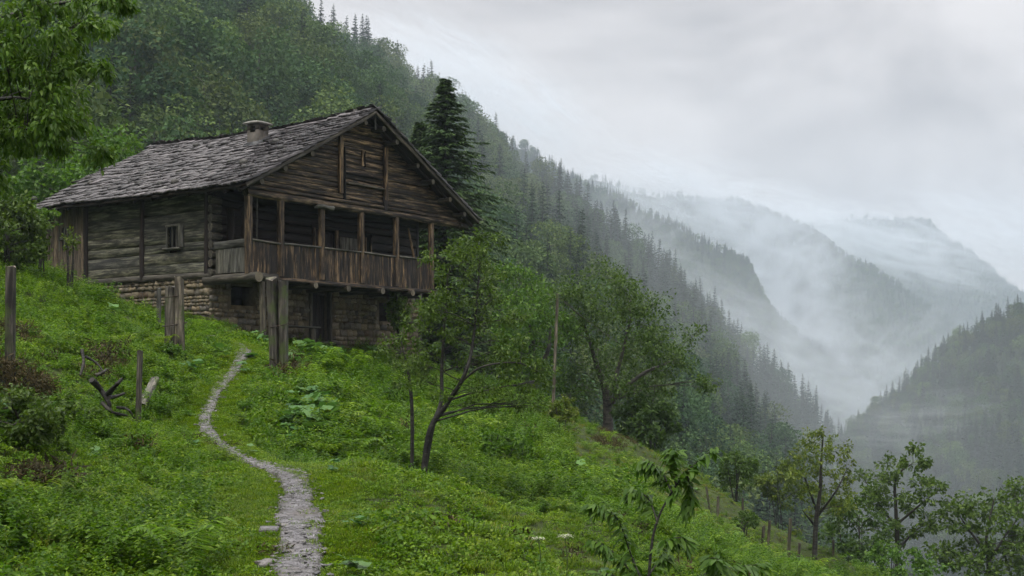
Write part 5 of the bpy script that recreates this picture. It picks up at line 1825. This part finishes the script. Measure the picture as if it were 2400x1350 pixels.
for k, s in enumerate(shoots):
    yy = Yt + g.uniform(-.35, .35) * (k > 0)
    pts = [P(x, y, Yt if (j == 0) else yy) for j, (x, y) in enumerate(s)]
    if k == 0:
        pts[0] = bs + [0, 0, -.2]
    c = catmull(pts, 8)
    tube(wd, c, np.linspace(0.008 if k else 0.014, 0.0025, len(c)), 5)
    m_ = len(c)
    i0 = int(m_ * (0.5 if k == 0 else 0.12))
    ids = np.repeat(np.arange(i0, m_), 5)
    n = len(ids)
    tg = unit(np.gradient(c, axis=0))[ids]
    side = unit(np.cross(tg, [0, 0.25, 1.0])) * np.where(np.arange(n) % 2, 1, -1)[:, None]
    d = unit(side * g.uniform(0.35, 1.0, (n, 1)) + tg * g.uniform(0.15, 0.7, (n, 1)) + np.array([0, 0, -0.5]) + g.normal(size=(n, 3)) * 0.25)
    nrm = unit(np.array([0, -0.35, 1.0]) + g.normal(size=(n, 3)) * 0.4)
    blades(lv, c[ids] + g.normal(size=(n, 3)) * 0.015, d, nrm, 0.112 * g.uniform(0.4, 1.35, n), 0.03 * g.uniform(0.7, 1.2, n), 0.4)
tree_thing("sapling", "chestnut sapling with long drooping leaves in the right foreground", "sapling", bs, wd, lv, M['bark'], M['l_long'], None, ("stem", "leaves"))

# white umbel plants
for i, (px, py, Y, h, lab) in enumerate([(1325, 1262, 11.5, .5, "white umbel flower left of the chestnut sapling"), (1262, 1268, 11.3, .3, "smaller white umbel flower at the terrace edge")]):
    top = P(px, py, Y)
    z0 = g1(top[0], top[1])
    t = tag(empty("umbel_plant", (top[0], Y, z0)), lab, "flower", "umbel flowers")
    hh = max(0.25, top[2] - z0)
    mb = MB()
    tube(mb, [(0, 0, -0.05), (0.02, 0, hh * 0.6), (0, 0, hh)], [0.006, 0.005, 0.004], 5)
    fl_ = MB()
    for k in range(16 if i == 0 else 10):
        a, r = k * 2.4, 0.075 * math.sqrt((k + 0.5) / 16)
        c = np.array([r * math.cos(a), r * math.sin(a), hh + 0.03 - 2 * r * r])
        tube(mb, [(0, 0, hh), c], [0.002, 0.0015], 3)
        for _ in range(14):
            o_ = g.normal(size=3) * np.array([.009, .009, .007])
            leaves(fl_, np.array([c + o_]), g.normal(size=(1, 3)) * [1, 1, .2], np.array([[0, 0, 1.0]]), [0.008], [0.007])
    link("stem", mb.mesh("stem", M['stem']), t)
    link("blossom", fl_.mesh("blossom", M['white']), t)

# ------------------------------------------------------------------ ground cover
cov = bpy.data.collections.new("cover_kinds")
PICK = {}


def cover(kind, mb, mat, extra=None):
    nm = "%02d_%s" % (len(cov.objects), kind)
    me = mb.mesh(kind, mat)
    proto(cov, nm, me)
    PICK.setdefault(kind, []).append(len(cov.objects) - 1)


g = np.random.default_rng(401)


def herb_mat_(n, r, hgt, L, W, mat, kind):
    for _ in range(3):
        mb = MB()
        a, q = g.uniform(0, 6.28, n), np.sqrt(g.random(n)) * r
        hz = hgt * (1 - (q / r) ** 2 * 0.7) * g.uniform(0.35, 1.0, n)
        pos = np.column_stack([q * np.cos(a), q * np.sin(a), hz])
        d = np.column_stack([np.cos(a), np.sin(a), g.uniform(-0.4, 0.3, n)]) + g.normal(size=(n, 3)) * 0.5
        nrm = np.array([0, 0, 1.0]) + g.normal(size=(n, 3)) * 0.38
        leaves(mb, pos, d, nrm, L * g.uniform(0.6, 1.3, n), W * g.uniform(0.7, 1.2, n), 0.12)
        cover(kind, mb, mat)


def tall_herb(mat, kind, nst, h, L, W):
    for _ in range(3):
        mb = MB()
        for s in range(nst):
            a, q = g.uniform(0, 6.28), g.uniform(0, 0.2)
            b0 = np.array([q * math.cos(a), q * math.sin(a), 0])
            hh = h * g.uniform(0.6, 1.15)
            tip = b0 + np.array([g.normal() * 0.1, g.normal() * 0.1, hh])
            m = int(9 * hh / 0.4) + 4
            f = np.linspace(0.25, 1.0, m)
            for sgn in (0, math.pi):
                an = np.arange(m) * 1.57 + sgn + g.uniform(0, 1)
                pos = b0 + (tip - b0) * f[:, None]
                d = np.column_stack([np.cos(an), np.sin(an), g.uniform(-0.5, 0.25, m)])
                nrm = np.array([0, 0, 1.0]) + g.normal(size=(m, 3)) * 0.3
                sz = (1.15 - 0.55 * f) * g.uniform(0.8, 1.2, m)
                leaves(mb, pos, d, nrm, L * sz, W * sz, 0.12)
        cover(kind, mb, mat)


def grass_tuft(mat, kind, n, h, w, spread):
    for _ in range(3):
        mb = MB()
        a, q = g.uniform(0, 6.28, n), np.sqrt(g.random(n)) * spread
        pos = np.column_stack([q * np.cos(a), q * np.sin(a), np.zeros(n)])
        lean = g.uniform(0.1, 0.75, n)
        an = a + g.normal(size=n) * 0.8
        d = np.column_stack([np.cos(an) * lean, np.sin(an) * lean, np.ones(n)])
        nrm = np.column_stack([np.cos(an), np.sin(an), 0.4 * np.ones(n)])
        blades(mb, pos, d, nrm, h * g.uniform(0.5, 1.2, n), w * g.uniform(0.7, 1.3, n), 0.7)
        cover(kind, mb, mat)


herb_mat_(110, 0.22, 0.13, 0.05, 0.042, M['herb'], "clover")
herb_mat_(80, 0.24, 0.2, 0.075, 0.05, M['herb2'], "weed")
tall_herb(M['herb2'], "nettle", 7, 0.42, 0.095, 0.05)
tall_herb(M['herb'], "balsam", 6, 0.36, 0.085, 0.036)
grass_tuft(M['grass'], "tuft", 70, 0.26, 0.009, 0.1)
grass_tuft(M['grass'], "turf", 120, 0.09, 0.007, 0.2)
grass_tuft(M['drygrass'], "straw", 70, 0.24, 0.009, 0.14)
# ferns
for _ in range(2):
    mb = MB()
    for k in range(8):
        a = k / 8 * 6.28 + g.uniform(-.3, .3)
        t = np.linspace(0.1, 1, 16)
        L = g.uniform(0.4, 0.6)
        rr = L * t * 0.85
        zz = 0.38 * np.sin(t * 2.2) * L / 0.5
        c = np.column_stack([rr * math.cos(a), rr * math.sin(a), zz])
        for sg in (-1, 1):
            d = np.column_stack([-math.sin(a) * sg * np.ones(16) + 0.4 * math.cos(a), math.cos(a) * sg * np.ones(16) + 0.4 * math.sin(a), -0.15 * np.ones(16)])
            leaves(mb, c, d, np.tile([0, 0, 1.0], (16, 1)) + g.normal(size=(16, 3)) * .1, 0.15 * np.sin(np.clip(1.08 - t, 0.02, 1) * 2.0) + 0.02, np.full(16, 0.032), 0.05)
    cover("fern", mb, M['herb'])
# butterbur: big round leaves on stalks
for _ in range(3):
    mb = MB()
    for k in range(7):
        a, q = g.uniform(0, 6.28), g.uniform(0.02, 0.28)
        h = g.uniform(0.15, 0.38)
        c = np.array([q * math.cos(a), q * math.sin(a), h])
        r = g.uniform(0.06, 0.14)
        an = np.linspace(0, 2 * np.pi, 11)[:-1]
        tl = g.normal(size=2) * 0.28
        rad = r * (1 + 0.1 * np.sin(an * 5 + k)) * np.where(np.arange(10) == 0, 0.45, 1.0)
        rim = c + np.column_stack([rad * np.cos(an + a), rad * np.sin(an + a), 0.22 * r * np.ones(10) + tl[0] * rad * np.cos(an) + tl[1] * rad * np.sin(an) - 0.18 * r * (np.sin(an * 2.5) ** 2)])
        mb.add(np.vstack([c[None], rim]), [(0, i + 1, (i + 1) % 10 + 1) for i in range(10)])
    cover("butterbur", mb, M['butter'])
# dead bracken
for _ in range(2):
    mb = MB()
    n = 110
    a, q = g.uniform(0, 6.28, n), np.sqrt(g.random(n)) * 0.28
    pos = np.column_stack([q * np.cos(a), q * np.sin(a), g.uniform(0, 0.3, n)])
    leaves(mb, pos, g.normal(size=(n, 3)) + [0, 0, -0.4], g.normal(size=(n, 3)), 0.11 * g.uniform(.5, 1.3, n), 0.028 * g.uniform(.6, 1.4, n))
    cover("bracken", mb, M['dead'])

COVER = scatter_group(cov)
g = np.random.default_rng(402)
XY = []
for (ya, yb, dens) in ((6.0, 11, 120), (11, 16, 95), (16, 22, 70), (22, 30, 48), (30, 40, 32), (40, 48, 22)):
    x0, x1 = -(1300 / F) * yb - 2.0, (1300 / F) * yb + 2.0
    n = int((x1 - x0) * (yb - ya) * dens)
    q = np.column_stack([g.uniform(x0, x1, n), g.uniform(ya, yb, n)])
    XY.append(q[np.abs(q[:, 0]) < 1300 / F * q[:, 1] + 1.8])
for d_, m_ in ((0.5, 26), (1.0, 16)):
    k = np.repeat(np.arange(len(PC)), m_)
    XY.append(PC[k, :2] + unit(g.normal(size=(len(k), 2))) * (PC[k, 3:4] * 0.8 + g.random((len(k), 1)) * d_))
XY = np.vstack(XY)
x, y = XY[:, 0], XY[:, 1]
pd, ph = path_dist(x, y)
edge_n = fbm(x * 1.6, y * 1.6, 3)
loc = np.array(HM.inverted())
hx = loc[0, 0] * x + loc[0, 1] * y + loc[0, 3]
hy = loc[1, 0] * x + loc[1, 1] * y + loc[1, 3]
inside = (hx > 0.0) & (hx < WX) & (hy > IN - 0.02) & (hy < WY)
ok = (pd > ph * (0.25 + 0.85 * edge_n)) & ~inside
x, y, pd, ph, hx2, hy2 = x[ok], y[ok], pd[ok], ph[ok], hx[ok], hy[ok]
z = gz(x, y)
ppx, ppy = 1200 + x / y * F, HZ - z / y * F
n1, n2, n3 = fbm(x * 0.5 + 3, y * 0.5 + 1, 3), fbm(x * 0.33 + 30, y * 0.33, 3), fbm(x * 0.8 + 60, y * 0.8 + 9, 3)
kinds = list(PICK)
prob = {k: np.zeros(len(x)) for k in kinds}
left = ppx < 480
slope = (ppx > 700) & (y > 17)
terrace = (y < 17.5) & (ppx > 480) & (ppx < 1450)
crest = (ppx > 1330) & (y > 29) & (ppy < 1345)
prob['clover'] += (0.55 + 0.5 * left) * np.where(slope, 0.3, 1)
prob['weed'] += (0.25 + 0.5 * (n1 > 0.52)) * np.where(terrace, 0.35, 1)
prob['nettle'] += 0.05 * ~terrace + 0.75 * slope * (n2 > 0.42) + 0.35 * left * (n2 > 0.52)
prob['balsam'] += 0.05 * ~terrace + 0.6 * slope * (n1 > 0.5) + 0.3 * left * (n1 > 0.55)
prob['tuft'] += 0.12 + 0.9 * terrace * (n3 > 0.42)
prob['turf'] += 0.25 + 0.15 * terrace
prob['straw'] += 0.02 + 0.1 * terrace
prob['fern'] += 0.002 + 0.035 * slope + 0.006 * left
near = np.clip(1 - (pd - ph) / 0.75, 0, 1)
for k in ('nettle', 'balsam', 'weed', 'fern', 'tuft'):
    prob[k] *= (1 - near) ** 2
prob['turf'] += 2.2 * near
prob['clover'] *= 1 - 0.6 * near
yard = (y > 26) & (pd < 2.2)
prob['nettle'] *= np.where(yard, 0.1, 1)
prob['turf'] += 0.8 * yard
for k in ('nettle', 'balsam', 'weed', 'clover'):
    prob[k] *= np.where(crest, 0.25, 1)
prob['straw'] += 0.9 * crest
prob['tuft'] += 0.6 * crest


def near_px(px, py, rx, ry):
    return ((ppx - px) / rx) ** 2 + ((ppy - py) / ry) ** 2 < 1


bz = near_px(735, 850, 75, 32) | near_px(830, 850, 60, 22) | near_px(715, 1075 - 75, 40, 22) | near_px(60, 1010, 70, 50) | near_px(720, 1010, 60, 50) & (n3 > .5)
prob['butterbur'] += np.where(bz & (y > 14), 1.0, 0.002)
dz = near_px(682, 872, 28, 30) | near_px(30, 860, 90, 90) & (n3 > 0.45) | near_px(80, 1135, 90, 32) & (n3 > 0.4) | near_px(230, 860, 60, 40) & (n3 > .5) | near_px(1440, 1030, 50, 30) | near_px(1000, 1040, 100, 12) & (n3 > .5)
prob['bracken'] += np.where(dz, 1.3, 0.002)
Pm = np.stack([prob[k] for k in kinds], 1)
Pm = np.cumsum(Pm / Pm.sum(1, keepdims=True), 1)
ksel = (g.random(len(x))[:, None] > Pm).sum(1).clip(0, len(kinds) - 1)
pick = np.array([PICK[kinds[k]][g.integers(0, len(PICK[kinds[k]]))] for k in ksel])
s = g.uniform(0.45, 0.85, len(x)) * (0.55 + 0.9 * n1) * np.where(y > 22, 1.2, 1.0) * np.where(y > 32, 1.15, 1.0)
s *= np.where(crest | ((hx2 < 0.2) & (hx2 > -2.5) & (hy2 > 0)) | ((hy2 < IN) & (hy2 > -2) & (hx2 > -1) & (hx2 < 6)), 0.6, 1.0)
s *= 1 - 0.3 * near
isturf = np.isin(pick, PICK['turf'])
s = np.where(isturf, g.uniform(0.7, 1.15, len(x)), s)
s *= np.where((left & (y < 16)) & (n2 > 0.48) & (near < 0.05), 1.2, 1.0) * np.where(slope & ~crest & (y < 36) & (n2 > 0.46) & (ppx < 1500), 1.3, 1.0)
stray = (g.random(len(x)) < 0.012) & ~isturf & (near < 0.3)
s = np.where(stray & (y < 24) & ~np.isin(pick, PICK['butterbur']), s * 1.45, s)
turn = np.column_stack([g.normal(size=len(x)) * 0.1, g.normal(size=len(x)) * 0.1, g.uniform(0, 6.28, len(x))])
size = np.column_stack([s, s, s * g.uniform(0.8, 1.3, len(x)) * (1 - 0.35 * near)])
scatter("ground_cover", np.column_stack([x, y, z - 0.02]), turn, size, pick, COVER, "lush low green herbs and grass covering the hillside around the path", "grass")

peb = bpy.data.collections.new("pebble_kinds")
for i in range(4):
    proto(peb, "%02d_pebble" % i, mesh_np("pebble", STV[i][0] * np.array([1, 0.8, 0.5]), [STV[i][1]], M['flag'], False))
g = np.random.default_rng(405)
k = g.integers(0, len(PC), 1700)
q = (g.beta(1.3, 1.3, len(k)) * 2 - 1) * 1.15
tn = unit(np.gradient(PC[:, :2], axis=0))
xy = PC[k, :2] + np.column_stack([-tn[k, 1], tn[k, 0]]) * (PC[k, 3] * q)[:, None] + g.normal(size=(len(k), 2)) * 0.05
sz = 0.012 + 0.045 * g.random(len(k)) ** 3
scatter("pebbles", np.column_stack([xy, gz(xy[:, 0], xy[:, 1]) + 0.03]), np.column_stack([g.normal(size=(len(k), 2)) * 0.15, g.uniform(0, 6.28, len(k))]), np.column_stack([sz * 1.3, sz, sz * 0.7]), g.integers(0, 4, len(k)), scatter_group(peb),
        "small grey stones bedded in the wet footpath", "pebbles")

# ------------------------------------------------------------------ air: even haze, and drifting mist between the ridges
lo, hi = (-1560, -320, -114), (1760, 3180, 430)
mb = MB()
box_mesh(mb, lo, hi)
hm = NT("valley_haze")
vol = hm.n("ShaderNodeVolumePrincipled")
vol.inputs["Color"].default_value = (0.74, 0.87, 1.0, 1)
vol.inputs["Density"].default_value = 0.00026
vol.inputs["Anisotropy"].default_value = 0.0
hm.l(vol.outputs[0], hm.out.inputs["Volume"])
tag(link("haze", mb.mesh("haze", hm.m)), "thin grey haze filling the valley air", "haze", kind="stuff")


def mist_mat(name, dens, scale, thr, stretch=(1, 1, 1), seed=0.0):
    t = NT(name)
    tcx = t.n("ShaderNodeTexCoord")
    mp_ = t.n("ShaderNodeMapping")
    mp_.inputs["Location"].default_value = (seed, seed * 0.7, 0)
    mp_.inputs["Scale"].default_value = stretch
    t.l(tcx.outputs["Object"], mp_.inputs["Vector"])
    nn = t.noise(mp_.outputs[0], scale, 6, 0.62, None, 1.0)
    ln = t.n("ShaderNodeVectorMath")
    ln.operation = 'LENGTH'
    t.l(tcx.outputs["Object"], ln.inputs[0])
    fall = t.math('SUBTRACT', 1.0, ln.outputs["Value"], True)
    d = t.math('MULTIPLY', t.math('SUBTRACT', t.math('ADD', nn, t.math('MULTIPLY', fall, 0.22)), thr, True), dens)
    d = t.math('MULTIPLY', d, t.math('MULTIPLY', fall, 2.2, True))
    v = t.n("ShaderNodeVolumePrincipled")
    v.inputs["Color"].default_value = (0.87, 0.935, 1.0, 1)
    t.l(d, v.inputs["Density"])
    t.l(v.outputs[0], t.out.inputs["Volume"])
    return t.m


def ellipsoid(name, ctr, rad, mat, label, rot=0.0):
    n, m = 14, 8
    V = [(0, 0, 1.0)]
    for i in range(1, m):
        th = math.pi * i / m
        for j in range(n):
            V.append((math.sin(th) * math.cos(j / n * 2 * math.pi), math.sin(th) * math.sin(j / n * 2 * math.pi), math.cos(th)))
    V.append((0, 0, -1.0))
    tri = [(0, 1 + j, 1 + (j + 1) % n) for j in range(n)] + [(len(V) - 1, 1 + (m - 2) * n + (j + 1) % n, 1 + (m - 2) * n + j) for j in range(n)]
    quad = [(1 + i * n + j, 1 + (i + 1) * n + j, 1 + (i + 1) * n + (j + 1) % n, 1 + i * n + (j + 1) % n) for i in range(m - 2) for j in range(n)]
    o = tag(link(name, mesh_np(name, V, [tri, quad], mat)), label, "mist", "mist between the ridges", "stuff")
    o.location = ctr
    o.rotation_euler = (0, rot, 0)
    o.scale = rad
    return o


mists = [   # place, half sizes, tilt, label, density, noise offset, threshold
    ((1470, 560, 850), (75, 60, 55), -.4, "torn wisp of mist rising between the near conifer crest and the second ridge", 0.040, 1.6, .58),
    ((1640, 690, 950), (110, 70, 40), .45, "ragged mist hanging low on the second ridge's flank", 0.032, 3.3, .60),
    ((1800, 690, 1560), (150, 110, 150), -.35, "bright plume of mist rising past the end of the second ridge", 0.085, 5.1, .55),
    ((1900, 900, 1000), (150, 110, 95), 0.4, "ragged mist drifting up from the valley floor", 0.055, 9.7, .59),
    ((1650, 480, 1560), (230, 100, 75), .25, "mist lying between the second and the third ridge", 0.060, 13.1, .54),
    ((2040, 570, 2200), (300, 120, 85), .25, "white cloud bank in front of the farthest ridge", 0.075, 17.9, .56),
    ((985, 300, 430), (40, 40, 20), .7, "wisp of mist on the forest edge right of the roof ridge", 0.050, 21.3, .56),
    ((1130, 210, 1500), (230, 120, 75), .5, "cloud veil behind the top of the second ridge", 0.040, 25.0, .52),
    ((2090, 860, 1150), (120, 80, 60), -.5, "small torn wisp above the meeting of the two slopes", 0.030, 11.9, .58),
    ((2300, 1010, 470), (80, 60, 20), 0.0, "thin mist streak across the right slope", 0.045, 29.0, .58),
    ((2330, 560, 2300), (260, 120, 110), .3, "cloud swallowing the ridge at the right edge", 0.035, 33.0, .55),
    ((2180, 1090, 330), (150, 140, 75), 0.0, "blue veil of mist filling the valley before the right slope", 0.0019, 37.0, .25),
    ((1500, 640, 330), (120, 120, 80), .6, "thin veil of mist before the lower near ridge", 0.0015, 41.0, .25),
]
for i, ((px, py, Y), rad, rot, lab, dens, sd, thr) in enumerate(mists):
    ellipsoid("mist", P(px, py, Y), rad, mist_mat("mist_%d" % i, dens * (0.95 if dens > 0.01 else 1.15), 3.6 if dens > 0.01 else 1.6, thr - (0.03 if dens > 0.01 else 0.0), (1, 1, 1.3), sd), lab, rot)
